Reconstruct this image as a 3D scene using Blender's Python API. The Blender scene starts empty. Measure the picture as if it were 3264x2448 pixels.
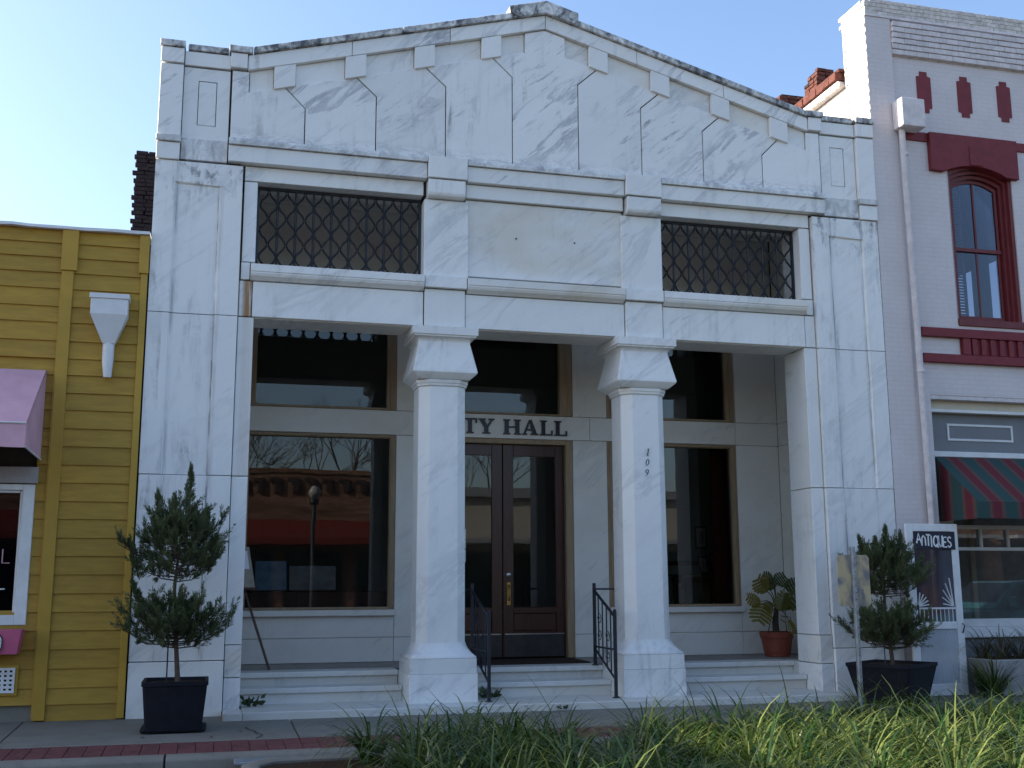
import bpy, bmesh, math, random
import numpy as np
from mathutils import Vector, Matrix
random.seed(7); rng = np.random.default_rng(11)
R = math.radians
scene = bpy.context.scene
col = scene.collection

# ------------------------------------------------------------------ camera, sky, sun, exposure
cam_d = bpy.data.cameras.new('camera'); cam = bpy.data.objects.new('camera', cam_d); col.objects.link(cam)
cam.location = (-4.2823, -14.2288, 1.4674)
cam.rotation_euler = (R(100.136), R(0.224), R(-14.841))
cam_d.sensor_width = 36; cam_d.lens = 39.684; cam_d.clip_start = .1; cam_d.clip_end = 2000
scene.camera = cam
SUN = Vector((-2.5, 1.0, 1.41)).normalized()          # towards the sun
el = math.asin(SUN.z); az = math.atan2(SUN.x, SUN.y)
w = bpy.data.worlds.new('World'); scene.world = w; w.use_nodes = True
nt = w.node_tree; nt.nodes.clear()
sky = nt.nodes.new('ShaderNodeTexSky'); sky.sky_type = 'NISHITA'; sky.sun_disc = False
sky.sun_elevation = el; sky.sun_rotation = az; sky.air_density = 1.0; sky.dust_density = 2.2; sky.ozone_density = 3.0
bg = nt.nodes.new('ShaderNodeBackground'); bg.inputs[1].default_value = .15
wo = nt.nodes.new('ShaderNodeOutputWorld')
nt.links.new(sky.outputs[0], bg.inputs[0]); nt.links.new(bg.outputs[0], wo.inputs[0])
sl = bpy.data.lights.new('sun', 'SUN'); sl.energy = 5.0; sl.angle = R(.5); sl.color = (1, .94, .84)
so = bpy.data.objects.new('sun', sl); col.objects.link(so)
so.rotation_euler = SUN.to_track_quat('Z', 'Y').to_euler(); so.location = (-20, 8, 20)
scene.view_settings.view_transform = 'Standard'; scene.view_settings.look = 'None'
scene.view_settings.gamma = 1; scene.view_settings.use_curve_mapping = False
scene.view_settings.exposure = 1.15
try: scene.cycles.max_bounces = 8; scene.cycles.transparent_max_bounces = 12
except Exception: pass

# ------------------------------------------------------------------ materials
MATS = {}
def lin(c): return tuple(c[:3]) + (1,)
class NT:
    def __init__(s, name):
        s.m = bpy.data.materials.new(name); s.m.use_nodes = True; s.t = s.m.node_tree; s.n = s.t.nodes
        s.b = s.n['Principled BSDF']; s.out = s.n['Material Output']; MATS[name] = s.m
    def new(s, typ, **k):
        x = s.n.new('ShaderNode' + typ)
        for a, v in k.items(): setattr(x, a, v)
        return x
    def link(s, a, b): s.t.links.new(a, b)
    def pos(s, rnd=True, scale=(1, 1, 1), rot=(0, 0, 0)):
        g = s.new('NewGeometry'); v = g.outputs['Position']
        if rnd:
            oi = s.new('ObjectInfo'); mu = s.new('VectorMath', operation='SCALE'); mu.inputs[0].default_value = (37, 23, 51)
            s.link(oi.outputs['Random'], mu.inputs['Scale'])
            ad = s.new('VectorMath', operation='ADD'); s.link(v, ad.inputs[0]); s.link(mu.outputs[0], ad.inputs[1]); v = ad.outputs[0]
        if rot != (0, 0, 0):
            m0 = s.new('Mapping'); s.link(v, m0.inputs[0]); m0.inputs['Rotation'].default_value = rot; v = m0.outputs[0]
        m = s.new('Mapping'); s.link(v, m.inputs[0]); m.inputs['Scale'].default_value = scale
        return m.outputs[0]
    def noise(s, v, scale=1, detail=4, rough=.55, dist=0):
        n = s.new('TexNoise'); s.link(v, n.inputs['Vector']); n.inputs['Scale'].default_value = scale
        n.inputs['Detail'].default_value = detail; n.inputs['Roughness'].default_value = rough; n.inputs['Distortion'].default_value = dist
        return n.outputs[0]
    def ramp(s, f, stops):
        r = s.new('ValToRGB'); s.link(f, r.inputs[0]); e = r.color_ramp.elements
        while len(e) < len(stops): e.new(.5)
        for q, (p, c) in zip(e, stops):
            q.position = p; q.color = (c, c, c, 1) if isinstance(c, (int, float)) else lin(c)
        return r.outputs[0]
    def mix(s, f, a, b, mode='MIX'):
        m = s.new('Mix', data_type='RGBA', blend_type=mode)
        for sock, v in ((m.inputs[0], f), (m.inputs[6], a), (m.inputs[7], b)):
            if hasattr(v, 'node'): s.link(v, sock)
            elif isinstance(v, (int, float)): sock.default_value = v if sock == m.inputs[0] else (v, v, v, 1)
            else: sock.default_value = lin(v)
        return m.outputs[2]
    def math(s, op, a, b=0.0, c=None):
        m = s.new('Math', operation=op)
        for i, v in enumerate((a, b) if c is None else (a, b, c)):
            if hasattr(v, 'node'): s.link(v, m.inputs[i])
            else: m.inputs[i].default_value = v
        return m.outputs[0]
    def bump(s, h, strength=.3, dist=.01):
        b = s.new('Bump'); b.inputs['Strength'].default_value = strength; b.inputs['Distance'].default_value = dist
        s.link(h, b.inputs['Height']); s.link(b.outputs[0], s.b.inputs['Normal'])
    def color(s, c, rough=.6, spec=.4, metal=0):
        if hasattr(c, 'node'): s.link(c, s.b.inputs['Base Color'])
        else: s.b.inputs['Base Color'].default_value = lin(c)
        if hasattr(rough, 'node'): s.link(rough, s.b.inputs['Roughness'])
        else: s.b.inputs['Roughness'].default_value = rough
        s.b.inputs['Specular IOR Level'].default_value = spec; s.b.inputs['Metallic'].default_value = metal

def marble(name, base=(.83, .815, .785), vein=(.42, .42, .44), veinamt=.5, dirt=.35, grime=(.13, .125, .14), warm=0.0, rust=0.0, top=0.0, edge=0.0, high=0.0, foot=0.0):
    t = NT(name)
    v = t.pos(True, (.42, 1, 1.9), (0, R(42), 0))
    n1 = t.noise(v, 1.3, 9, .62, .9)
    line = t.ramp(n1, [(.455, 0), (.497, 1), (.515, .75), (.56, 0)])
    n2 = t.noise(v, .75, 3, .5, .3); patch = t.ramp(n2, [(.47, 0), (.66, 1)])
    cloud = t.ramp(t.noise(v, 2.2, 6, .6, .4), [(.35, 0), (.75, 1)])
    f = t.math('MULTIPLY', line, patch); f = t.math('MULTIPLY', f, veinamt)
    c = t.mix(f, base, vein)
    c = t.mix(t.math('MULTIPLY', cloud, .16), c, tuple(x * .72 for x in base))
    v3 = t.pos(True, (1.0, 1, 5.5), (0, R(38), 0)); n3 = t.ramp(t.noise(v3, 2.6, 7, .68, .35), [(.56, 0), (.68, 1)]); p3 = t.ramp(t.noise(t.pos(True), .8, 3, .55), [(.46, 0), (.62, 1)])
    c = t.mix(t.math('MULTIPLY', t.math('MULTIPLY', n3, p3), veinamt * .95), c, tuple(x * .62 for x in vein))
    oi = t.new('ObjectInfo'); hv = t.new('HueSaturation'); t.link(c, hv.inputs['Color'])
    t.link(t.math('MULTIPLY_ADD', oi.outputs['Random'], .08, .94), hv.inputs['Value']); c = hv.outputs[0]
    # water streaks and lichen
    sv = t.pos(False, (7, 7, .8)); st = t.noise(sv, 1, 6, .65, .6)
    sv2 = t.pos(False, (1.1, 1, .55)); sp = t.noise(sv2, 1, 4, .6, .2)
    blot = t.noise(t.pos(False, (3, 3, 2)), 2.2, 8, .7, .8)
    m = t.math('MULTIPLY', t.ramp(st, [(.48, 0), (.68, 1)]), t.ramp(sp, [(.45, 0), (.65, 1)]))
    m = t.math('MULTIPLY', m, t.ramp(blot, [(.38, 0), (.62, 1)]))
    c = t.mix(t.math('MULTIPLY', m, dirt), c, grime)
    if top: c = t.mix(t.math('MULTIPLY', t.ramp(blot, [(.36, 0), (.60, 1)]), top), c, (.055, .055, .06))
    if edge or high:
        g0 = t.new('NewGeometry'); s0 = t.new('SeparateXYZ'); t.link(g0.outputs['Position'], s0.inputs[0]); ax = t.math('ABSOLUTE', s0.outputs[0])
        fine = t.noise(t.pos(False, (30, 30, 1.6)), 1, 7, .7, .4); big = t.noise(t.pos(False, (1.3, 1, .8)), 1.3, 3, .5)
        e1 = t.ramp(t.math('MULTIPLY_ADD', ax, 8.0, -34.2), [(0, 0), (.50, .35), (.66, 1), (.74, .2), (1, 0)])
        e2 = t.ramp(t.math('MULTIPLY_ADD', ax, 10.0, -48.3), [(0, 0), (.45, 1), (.55, .25), (1, 0)])
        em = t.math('MULTIPLY', t.math('ADD', e1, t.math('MULTIPLY', e2, .6)), t.math('MULTIPLY', t.ramp(fine, [(.40, 0), (.54, 1)]), t.ramp(big, [(.38, 0), (.52, 1)])))
        c = t.mix(t.math('MULTIPLY', em, edge), c, (.10, .095, .115))
        hm = t.ramp(t.math('MULTIPLY_ADD', s0.outputs[2], 1.0, -5.8), [(.35, 0), (1, 1)])
        hm = t.math('MULTIPLY', hm, t.math('MULTIPLY', t.ramp(blot, [(.50, 0), (.60, 1)]), t.ramp(st, [(.42, 0), (.58, 1)])))
        c = t.mix(t.math('MULTIPLY', hm, high), c, (.09, .085, .10))
    if foot:
        g1 = t.new('NewGeometry'); s1 = t.new('SeparateXYZ'); t.link(g1.outputs['Position'], s1.inputs[0])
        fm = t.ramp(t.math('MULTIPLY_ADD', s1.outputs[2], 5.0, -35.7), [(0, 1), (.25, .7), (1, 0)]); fn = t.noise(t.pos(False, (1.6, 1.6, 4)), 2.2, 9, .8, .8)
        c = t.mix(t.math('MULTIPLY', t.math('MULTIPLY', fm, t.ramp(fn, [(.46, 0), (.58, 1)])), foot), c, (.07, .07, .085))
    if warm:
        c = t.mix(t.math('MULTIPLY', t.ramp(t.noise(t.pos(True, (.8, .8, 1.6)), 1, 5), [(.4, 0), (.7, 1)]), warm), c, (.62, .50, .34))
    if rust:
        g = t.new('NewGeometry'); sx = t.new('SeparateXYZ'); t.link(g.outputs['Position'], sx.inputs[0])
        band = t.ramp(t.math('MULTIPLY_ADD', sx.outputs[0], 5.5, 22.15), [(.0, 0), (.25, 1), (.75, 1), (1, 0)])
        rs = t.ramp(t.noise(t.pos(False, (40, 10, 1.1)), 1, 6, .7), [(.28, 0), (.47, 1)])
        c = t.mix(t.math('MULTIPLY', t.math('MULTIPLY', band, rs), rust), c, (.34, .16, .045))
    t.color(c, .42, .35)
    t.bump(t.noise(t.pos(True, (1, 1, 1)), 26, 6, .6), .12, .006)
    return t.m
def plain(name, c, rough=.6, spec=.4, metal=0, var=.25, scale=6, bump=.1, stretch=(1, 1, 1), bscale=40):
    t = NT(name)
    n = t.noise(t.pos(True, stretch), scale, 6, .62)
    cc = t.mix(t.ramp(n, [(.3, 0), (.7, 1)]), tuple(x * (1 - var) for x in c), tuple(min(1, x * (1 + var * .6)) for x in c))
    oi = t.new('ObjectInfo'); hv = t.new('HueSaturation'); t.link(cc, hv.inputs['Color'])
    t.link(t.math('MULTIPLY_ADD', oi.outputs['Random'], .16, .92), hv.inputs['Value'])
    t.color(hv.outputs[0], rough, spec, metal)
    if bump: t.bump(t.noise(t.pos(True, stretch), bscale, 5, .6), bump, .006)
    return t.m
marble('marble', dirt=.35, veinamt=.36); marble('marble_pier', dirt=.7, veinamt=.35, edge=.9); marble('marble_veined', veinamt=.62, dirt=.5); marble('marble_gable', veinamt=.85, dirt=.7, foot=.45, vein=(.36, .36, .39))
marble('marble_coping', dirt=.8, top=.93, veinamt=.2); marble('marble_ledge', dirt=.9, top=.34, veinamt=.6)
marble('marble_porch', base=(.80, .765, .70), veinamt=.35, dirt=.15, warm=.25); marble('marble_step', base=(.66, .65, .61), dirt=.5, warm=.35, veinamt=.4)  # porch marble: cream tint of reflected light put into its colour
marble('marble_rust', rust=.95, dirt=.3); marble('marble_warm', warm=.45, dirt=.35); marble('marble_stained', dirt=.8, veinamt=.3, edge=.9, high=.85); marble('marble_rust_faint', rust=.22, dirt=.3)
plain('porch_stone', (.30, .265, .235), .6, .3, 0, .2, 5, .1); plain('mortar', (.06, .055, .05), .9, .2); plain('iron', (.014, .017, .025), .45, .5, 0, .3, 20, .15)
plain('plaster', (.80, .77, .72), .85, .2, 0, .12, 2, .1); plain('wood_tan', (.34, .235, .135), .5, .4, 0, .25, 4, .1, (6, 6, .6))
plain('wood_door', (.060, .019, .010), .32, .5, 0, .45, 5, .1, (8, 8, .6)); plain('kickplate', (.06, .058, .055), .4, .5, .6, .3, 8, .1)
plain('brass', (.45, .30, .10), .3, .5, 1, .2, 10, 0); plain('steel', (.55, .55, .55), .3, .5, 1, .2, 10, 0)
plain('letter_black', (.012, .014, .02), .4, .5, 0, .2, 10, .05); plain('white_paint', (.74, .74, .73), .5, .4, 0, .12, 4, .1)
plain('white_plastic', (.80, .80, .80), .4, .4, 0, .05, 3, 0); plain('paper', (.72, .72, .70), .7, .2, 0, .08, 30, 0)
plain('yellow_siding', (.41, .238, .030), .55, .35, 0, .20, 3, .2, (1, 1, 6)); plain('yellow_trim', (.45, .268, .035), .5, .35, 0, .12, 3, .1)
plain('white_metal', (.68, .68, .68), .45, .4, 0, .10, 4, .05); plain('pink_canvas', (.62, .36, .42), .75, .2, 0, .14, 3, .15)
plain('pink_box', (.62, .14, .25), .5, .3, 0, .15, 5, .1); plain('purple', (.25, .06, .30), .5, .3); plain('grey_wood', (.36, .33, .32), .7, .3, 0, .2, 6, .15)
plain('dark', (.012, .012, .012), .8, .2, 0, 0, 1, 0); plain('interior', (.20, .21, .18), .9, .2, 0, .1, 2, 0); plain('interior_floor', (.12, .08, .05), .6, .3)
plain('red_paint', (.185, .024, .030), .6, .35, 0, .18, 8, .25); plain('red_wood', (.155, .022, .024), .5, .4, 0, .2, 8, .12)
plain('grey_board', (.20, .205, .215), .6, .3, 0, .1, 3, .1); plain('cream', (.60, .54, .42), .6, .3, 0, .1, 4, .1)
plain('planter_black', (.008, .0085, .014), .75, .25, 0, .4, 9, .3); plain('soil', (.055, .035, .022), .95, .1, 0, .5, 25, .8, bscale=30)
plain('terracotta', (.30, .07, .04), .6, .35, 0, .25, 7, .15); plain('bark', (.10, .075, .055), .9, .2, 0, .4, 20, .6)
plain('galv', (.30, .33, .36), .45, .4, .5, .3, 15, .15); plain('concrete_pot', (.36, .35, .34), .85, .2, 0, .25, 6, .3)
plain('old_brick', (.125, .046, .034), .9, .2, 0, .45, 14, .5); plain('dark_brick', (.040, .028, .028), .9, .2, 0, .4, 14, .5)
plain('paver', (.15, .055, .052), .85, .25, 0, .35, 14, .4); plain('asphalt', (.09, .09, .088), .9, .2, 0, .3, 30, .6)
plain('mat', (.055, .038, .028), .95, .1, 0, .3, 30, .5); plain('navy_sign', (.012, .012, .03), .5, .4); plain('corrugate', (.50, .53, .56), .5, .4, 0, .1, 5, .05)
plain('board_blue', (.22, .36, .48), .6, .3); plain('board_tan', (.36, .31, .25), .7, .2); plain('curtain', (.10, .018, .016), .9, .1)
plain('roof_membrane', (.30, .30, .30), .9, .2); plain('awning_red', (.11, .014, .011), .8, .2); plain('lamp_glass', (.75, .75, .72), .3, .5)
plain('stucco_across', (.36, .33, .28), .9, .2)
plain('tree_bark', (.10, .085, .07), .95, .1, 0, .3, 12, .3); plain('truck_teal', (.05, .17, .20), .25, .5)
plain('rubber', (.015, .015, .015), .8, .3); plain('dead_leaf', (.12, .07, .035), .9, .1)
# painted brick of the shop next door: colour and fine relief only
def painted(name, c):
    t = NT(name)
    br = t.new('TexBrick'); g = t.new('NewGeometry'); mp = t.new('Mapping'); mp.inputs['Rotation'].default_value = (R(90), 0, 0)
    t.link(g.outputs['Position'], mp.inputs[0]); t.link(mp.outputs[0], br.inputs[0])
    br.inputs['Scale'].default_value = 1; br.inputs['Brick Width'].default_value = .215; br.inputs['Row Height'].default_value = .072
    br.inputs['Mortar Size'].default_value = .006; br.inputs['Mortar Smooth'].default_value = .6
    n = t.noise(t.pos(False), 1.6, 6, .6); cr = t.ramp(t.noise(t.pos(False, (1, 1, .35)), 5, 8, .7, .5), [(.62, 0), (.72, 1)])
    cc = t.mix(t.ramp(n, [(.3, 0), (.7, 1)]), tuple(x * .93 for x in c), tuple(x * 1.04 for x in c))
    cc = t.mix(t.math('MULTIPLY', cr, .25), cc, tuple(x * .55 for x in c))
    cc = t.mix(t.math('MULTIPLY', br.outputs['Fac'], .22), cc, tuple(x * .62 for x in c))
    t.color(cc, .75, .25)
    h = t.math('ADD', t.math('MULTIPLY', br.outputs['Fac'], -.35), t.math('MULTIPLY', t.noise(t.pos(False), 30, 6, .65), .8))
    t.bump(h, .6, .008); return t.m
painted('lilac_brick', (.66, .595, .585)); plain('lilac_paint', (.67, .605, .595), .75, .25, 0, .18, 9, .4, bscale=22); plain('lilac_worn', (.66, .60, .55), .8, .25, 0, .35, 12, .5, bscale=22)
def brickmat(name, c1, c2, mo):
    t = NT(name); br = t.new('TexBrick'); g = t.new('NewGeometry'); mp = t.new('Mapping'); mp.inputs['Rotation'].default_value = (R(90), 0, 0)
    t.link(g.outputs['Position'], mp.inputs[0]); t.link(mp.outputs[0], br.inputs[0]); br.inputs['Scale'].default_value = 1; br.inputs['Brick Width'].default_value = .23; br.inputs['Row Height'].default_value = .078
    br.inputs['Mortar Size'].default_value = .008; br.inputs['Color1'].default_value = lin(c1); br.inputs['Color2'].default_value = lin(c2); br.inputs['Mortar'].default_value = lin(mo)
    n = t.ramp(t.noise(t.pos(False, (.35, 1, 2.2)), 1.6, 8, .75), [(.34, .35), (.66, 1.5)]); t.color(t.mix(1.0, br.outputs[0], n, 'MULTIPLY'), .9, .2)
brickmat('brick_across', (.17, .075, .045), (.12, .05, .034), (.20, .16, .12))
def concrete():
    t = NT('concrete'); n = t.noise(t.pos(True), 1.2, 8, .65); s = t.noise(t.pos(False), 60, 4, .7)
    c = t.mix(t.ramp(n, [(.3, 0), (.7, 1)]), (.155, .142, .118), (.235, .218, .185))
    c = t.mix(t.ramp(s, [(.35, 0), (.75, .3)]), c, (.30, .28, .24))
    d = t.ramp(t.noise(t.pos(False, (1, 1, 1)), 2.5, 8, .7, .6), [(.55, 0), (.75, .6)])
    t.color(t.mix(d, c, (.10, .095, .085)), .9, .2); t.bump(s, .35, .004)
concrete()
def leafmat(name, a, b, trans=.35, rough=.45):
    t = NT(name); at = t.new('VertexColor', layer_name='tint')
    c = t.mix(at.outputs['Color'], a, b); t.color(c, rough, .4)
    tr = t.new('BsdfTranslucent'); t.link(c, tr.inputs[0]); mx = t.new('MixShader'); mx.inputs[0].default_value = trans
    t.link(t.b.outputs[0], mx.inputs[1]); t.link(tr.outputs[0], mx.inputs[2]); t.link(mx.outputs[0], t.out.inputs[0])
plain('globe_glass', (.30, .29, .28), .15, .5)
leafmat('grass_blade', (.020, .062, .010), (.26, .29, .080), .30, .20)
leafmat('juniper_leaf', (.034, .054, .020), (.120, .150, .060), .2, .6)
leafmat('philodendron_leaf', (.025, .065, .018), (.27, .20, .035), .3, .35)
leafmat('dry_blade', (.06, .06, .035), (.26, .22, .14), .3, .6)
def glass(name, ior=1.5, tint=(1, 1, 1), gain=1.0):
    t = NT(name); t.n.remove(t.b)
    fr = t.new('Fresnel'); fr.inputs[0].default_value = ior
    tr = t.new('BsdfTransparent'); tr.inputs[0].default_value = lin(tint); gl = t.new('BsdfGlossy'); gl.inputs['Roughness'].default_value = .004
    bp = t.new('Bump'); bp.inputs['Strength'].default_value = .05; bp.inputs['Distance'].default_value = .02
    n = t.new('TexNoise'); n.inputs['Scale'].default_value = .9; g = t.new('NewGeometry'); t.link(g.outputs['Position'], n.inputs['Vector'])
    t.link(n.outputs[0], bp.inputs['Height']); t.link(bp.outputs[0], gl.inputs['Normal'])
    mx = t.new('MixShader'); t.link(t.math('MULTIPLY', fr.outputs[0], gain), mx.inputs[0]); t.link(tr.outputs[0], mx.inputs[1]); t.link(gl.outputs[0], mx.inputs[2])
    t.link(mx.outputs[0], t.out.inputs[0])
glass('glass', 1.5, (.80, .81, .80), 1.2); glass('glass_dark', 1.5, (.50, .51, .57), .8)
def striped():
    t = NT('awning_stripe'); at = t.new('UVMap'); sx = t.new('SeparateXYZ'); t.link(at.outputs[0], sx.inputs[0])
    f = t.math('FRACT', t.math('MULTIPLY', sx.outputs[0], 1.0))
    red, grn, tan = (.13, .028, .036), (.035, .070, .068), (.13, .085, .065)
    r = t.new('ValToRGB'); t.link(f, r.inputs[0]); r.color_ramp.interpolation = 'CONSTANT'; e = r.color_ramp.elements
    stops = [(0, grn), (.36, tan), (.375, red), (.39, tan), (.405, grn), (.42, tan), (.44, red), (.47, tan), (.485, red), (.79, tan), (.805, red), (.83, tan), (.845, grn), (.86, tan), (.88, red), (.90, tan), (.915, grn)]
    while len(e) < len(stops): e.new(.5)
    for q, (p, c) in zip(e, stops): q.position = p; q.color = lin(c)
    t.color(r.outputs[0], .85, .15); t.bump(t.noise(t.pos(False), 120, 3), .2, .003)
striped()

# ------------------------------------------------------------------ mesh helpers
class MB:
    def __init__(s): s.v = []; s.f = []
    def add(s, vs, fs):
        o = len(s.v); s.v += [tuple(v) for v in vs]; s.f += [tuple(i + o for i in f) for f in fs]; return s
    def box(s, x0, x1, y0, y1, z0, z1):
        return s.add([(x0, y0, z0), (x1, y0, z0), (x1, y1, z0), (x0, y1, z0), (x0, y0, z1), (x1, y0, z1), (x1, y1, z1), (x0, y1, z1)],
                     [(0, 3, 2, 1), (4, 5, 6, 7), (0, 1, 5, 4), (1, 2, 6, 5), (2, 3, 7, 6), (3, 0, 4, 7)])
    def prism(s, poly, a, b, axis='y'):
        n = len(poly)
        def P(p, t): return {'y': (p[0], t, p[1]), 'x': (t, p[0], p[1]), 'z': (p[0], p[1], t)}[axis]
        return s.add([P(p, a) for p in poly] + [P(p, b) for p in poly],
                     [tuple(range(n)), tuple(range(2 * n - 1, n - 1, -1))] + [(i, i + n, (i + 1) % n + n, (i + 1) % n) for i in range(n)])
    def loft(s, rings, cap=True):
        n = len(rings[0]); vs = [p for r in rings for p in r]; fs = []
        for k in range(len(rings) - 1):
            for i in range(n): fs.append((k * n + i, k * n + (i + 1) % n, (k + 1) * n + (i + 1) % n, (k + 1) * n + i))
        if cap: fs += [tuple(range(n - 1, -1, -1)), tuple((len(rings) - 1) * n + i for i in range(n))]
        return s.add(vs, fs)
    def tube(s, pts, r, n=6, cap=True):
        pts = [Vector(p) for p in pts]; rs = r if isinstance(r, (list, tuple)) else [r] * len(pts); rings = []
        up = Vector((0, 0, 1)); d0 = (pts[1] - pts[0]).normalized()
        if abs(d0.z) > .9: up = Vector((0, 1, 0))
        for i, p in enumerate(pts):
            d = (pts[min(i + 1, len(pts) - 1)] - pts[max(i - 1, 0)]).normalized()
            a = d.cross(up)
            if a.length < 1e-4: a = Vector((1, 0, 0))
            a.normalize(); b = a.cross(d).normalized()
            rings.append([p + rs[i] * (a * math.cos(6.2832 * k / n) + b * math.sin(6.2832 * k / n)) for k in range(n)])
        return s.loft(rings, cap)
    def lathe(s, prof, c=(0, 0, 0), n=24):
        return s.loft([[(c[0] + r * math.cos(6.28319 * i / n), c[1] + r * math.sin(6.28319 * i / n), c[2] + z) for i in range(n)] for r, z in prof])
    def build(s, name, mat, parent=None, bevel=0, smooth=False, seg=1, loc=None, kind=None):
        me = bpy.data.meshes.new(name); me.from_pydata(s.v, [], s.f); me.update()
        bm = bmesh.new(); bm.from_mesh(me); bmesh.ops.recalc_face_normals(bm, faces=bm.faces)
        if bevel:
            ed = [e for e in bm.edges if len(e.link_faces) == 2 and e.calc_face_angle(0) > .35]
            bmesh.ops.bevel(bm, geom=ed, offset=bevel, segments=seg, affect='EDGES', clamp_overlap=True, profile=.5)
        bm.to_mesh(me); bm.free()
        if smooth:
            for p in me.polygons: p.use_smooth = True
            try: me.set_sharp_from_angle(angle=R(smooth if smooth > 1 else 40))
            except Exception: pass
        me.materials.append(MATS[mat])
        o = bpy.data.objects.new(name, me); col.objects.link(o)
        if parent is not None:
            o.parent = parent
            off = parent
            t = Vector((0, 0, 0))
            while off is not None: t += off.location; off = off.parent
            o.location = -t
        if kind: o['kind'] = kind
        return o
def box(name, x0, x1, y0, y1, z0, z1, mat, parent=None, bevel=0, **k): return MB().box(x0, x1, y0, y1, z0, z1).build(name, mat, parent, bevel, **k)
def thing(name, loc, label, cat, group=None):
    o = bpy.data.objects.new(name, None); col.objects.link(o); o.location = loc; o['label'] = label; o['category'] = cat
    if group: o['group'] = group
    bpy.context.view_layer.update() if False else None
    return o
def tag(o, label, cat, group=None):
    o['label'] = label; o['category'] = cat
    if group: o['group'] = group
    return o
def struct(o): o['kind'] = 'structure'; return o
def inset(poly, d):
    n = len(poly); A = sum(poly[i][0] * poly[(i + 1) % n][1] - poly[(i + 1) % n][0] * poly[i][1] for i in range(n))
    sg = 1 if A > 0 else -1; out = []
    for i in range(n):
        p0, p1, p2 = Vector(poly[i - 1]), Vector(poly[i]), Vector(poly[(i + 1) % n])
        e1 = (p1 - p0).normalized(); e2 = (p2 - p1).normalized()
        n1 = Vector((-e1.y, e1.x)) * sg; n2 = Vector((-e2.y, e2.x)) * sg
        k = 1 + n1.dot(n2); m = (n1 + n2) / max(k, .3); out.append((p1.x + m.x * d, p1.y + m.y * d))
    return out
def slab(x0, x1, z0, z1, yf, yb, parent, mat='marble', name='marble_slab', gap=.005, bev=.006):
    return box(name, x0 + gap, x1 - gap, yf, yb, z0 + gap, z1 - gap, mat, parent, bev)
def pslab(poly, yf, yb, parent, mat='marble', name='marble_slab', gap=.005, bev=.005):
    return MB().prism(inset(poly, gap), yf, yb).build(name, mat, parent, bev)
def tint_mesh(name, V, F, T, mat, parent=None, kind=None, smooth=True):
    me = bpy.data.meshes.new(name); me.from_pydata(V, [], F); me.update()
    ca = me.color_attributes.new('tint', 'FLOAT_COLOR', 'POINT')
    T = np.asarray(T, dtype=np.float32); buf = np.ones((len(V), 4), np.float32); buf[:, 0] = buf[:, 1] = buf[:, 2] = T; ca.data.foreach_set('color', buf.ravel())
    if smooth: me.polygons.foreach_set('use_smooth', [True] * len(me.polygons))
    me.materials.append(MATS[mat]); o = bpy.data.objects.new(name, me); col.objects.link(o)
    if parent is not None: o.parent = parent; o.location = -parent.location
    if kind: o['kind'] = kind
    return o

# ------------------------------------------------------------------ ground
def swz(y): return -.012 + .034 * y                       # pavement falls to the kerb
struct(MB().prism([(-400, -.30), (-2.45, -.30), (-2.45, -.5), (-400, -.5)], -400, 400, 'x').build('street', 'asphalt'))
struct(MB().prism([(-2.40, -.31), (400, -.31), (400, -.6), (-2.40, -.6)], -400, 400, 'x').build('ground', 'soil'))
sw = struct(MB().prism([(-1.86, swz(-1.86) - .10), (.9, -.10), (.9, -.3), (-1.86, -.3)], -40, 40, 'x').build('sidewalk', 'mortar'))
xs = [-12, -9.4, -6.245, -3.3, -.2, 2.9, 6.0, 9.1, 12]
for a, b in zip(xs[:-1], xs[1:]):
    MB().prism([(-1.86, swz(-1.86)), (.85, swz(0)), (.85, -.2), (-1.86, -.2)], a + .006, b - .006, 'x').build('concrete_slab', 'concrete', sw, .008)
MB().prism([(-1.86, swz(-1.86)), (.85, swz(0)), (.85, -.2), (-1.86, -.2)], -40, -12.006, 'x').build('concrete_slab', 'concrete', sw)
MB().prism([(-1.86, swz(-1.86)), (.85, swz(0)), (.85, -.2), (-1.86, -.2)], 12.006, 40, 'x').build('concrete_slab', 'concrete', sw)
pv = struct(MB().prism([(-2.545, -.135), (-1.865, -.115), (-1.865, -.2), (-2.545, -.2)], -40, 40, 'x').build('paver_strip', 'mortar'))
pme = None
for r in range(2):
    y0 = -2.54 + .338 * r
    for i in range(66):
        x = -7.6 + .172 * i
        o = MB().prism([(y0 + .004, swz(y0) - .004), (y0 + .330, swz(y0 + .33) - .004), (y0 + .33, -.16), (y0 + .004, -.16)], 0, .167, 'x') if pme is None or i == 0 else None
        if o: o = o.build('paver', 'paver', pv, .004); pme = o.data
        else:
            o = bpy.data.objects.new('paver', pme); col.objects.link(o); o.parent = pv
        o.location = (x, 0, random.uniform(-.002, .002))
kerb = struct(MB().box(-40, 40, -2.70, -2.56, -.5, -.13).build('kerb', 'mortar'))
kp = [(-2.55, -.5), (-2.55, -.098), (-2.66, -.100), (-2.71, -.112), (-2.735, -.14), (-2.76, -.36), (-2.80, -.5)]
for a, b in ((-40, -9), (-9, -4.62), (-4.60, 1.2), (1.22, 7), (7.02, 40)): MB().prism(kp, a, b, 'x').build('kerb_stone', 'concrete', kerb, .006)
# gutter pan and its metal plate between the two kerbs
gp = struct(box('gutter', -40, 40, -3.4, -2.79, -.4, -.285, 'concrete'))
plate = tag(box('gutter_plate', -3.98, -1.4, -3.02, -2.78, -.16, -.135, 'galv', None, .006), 'grey metal gutter plate lying between kerb and planting bed', 'plate')
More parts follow.
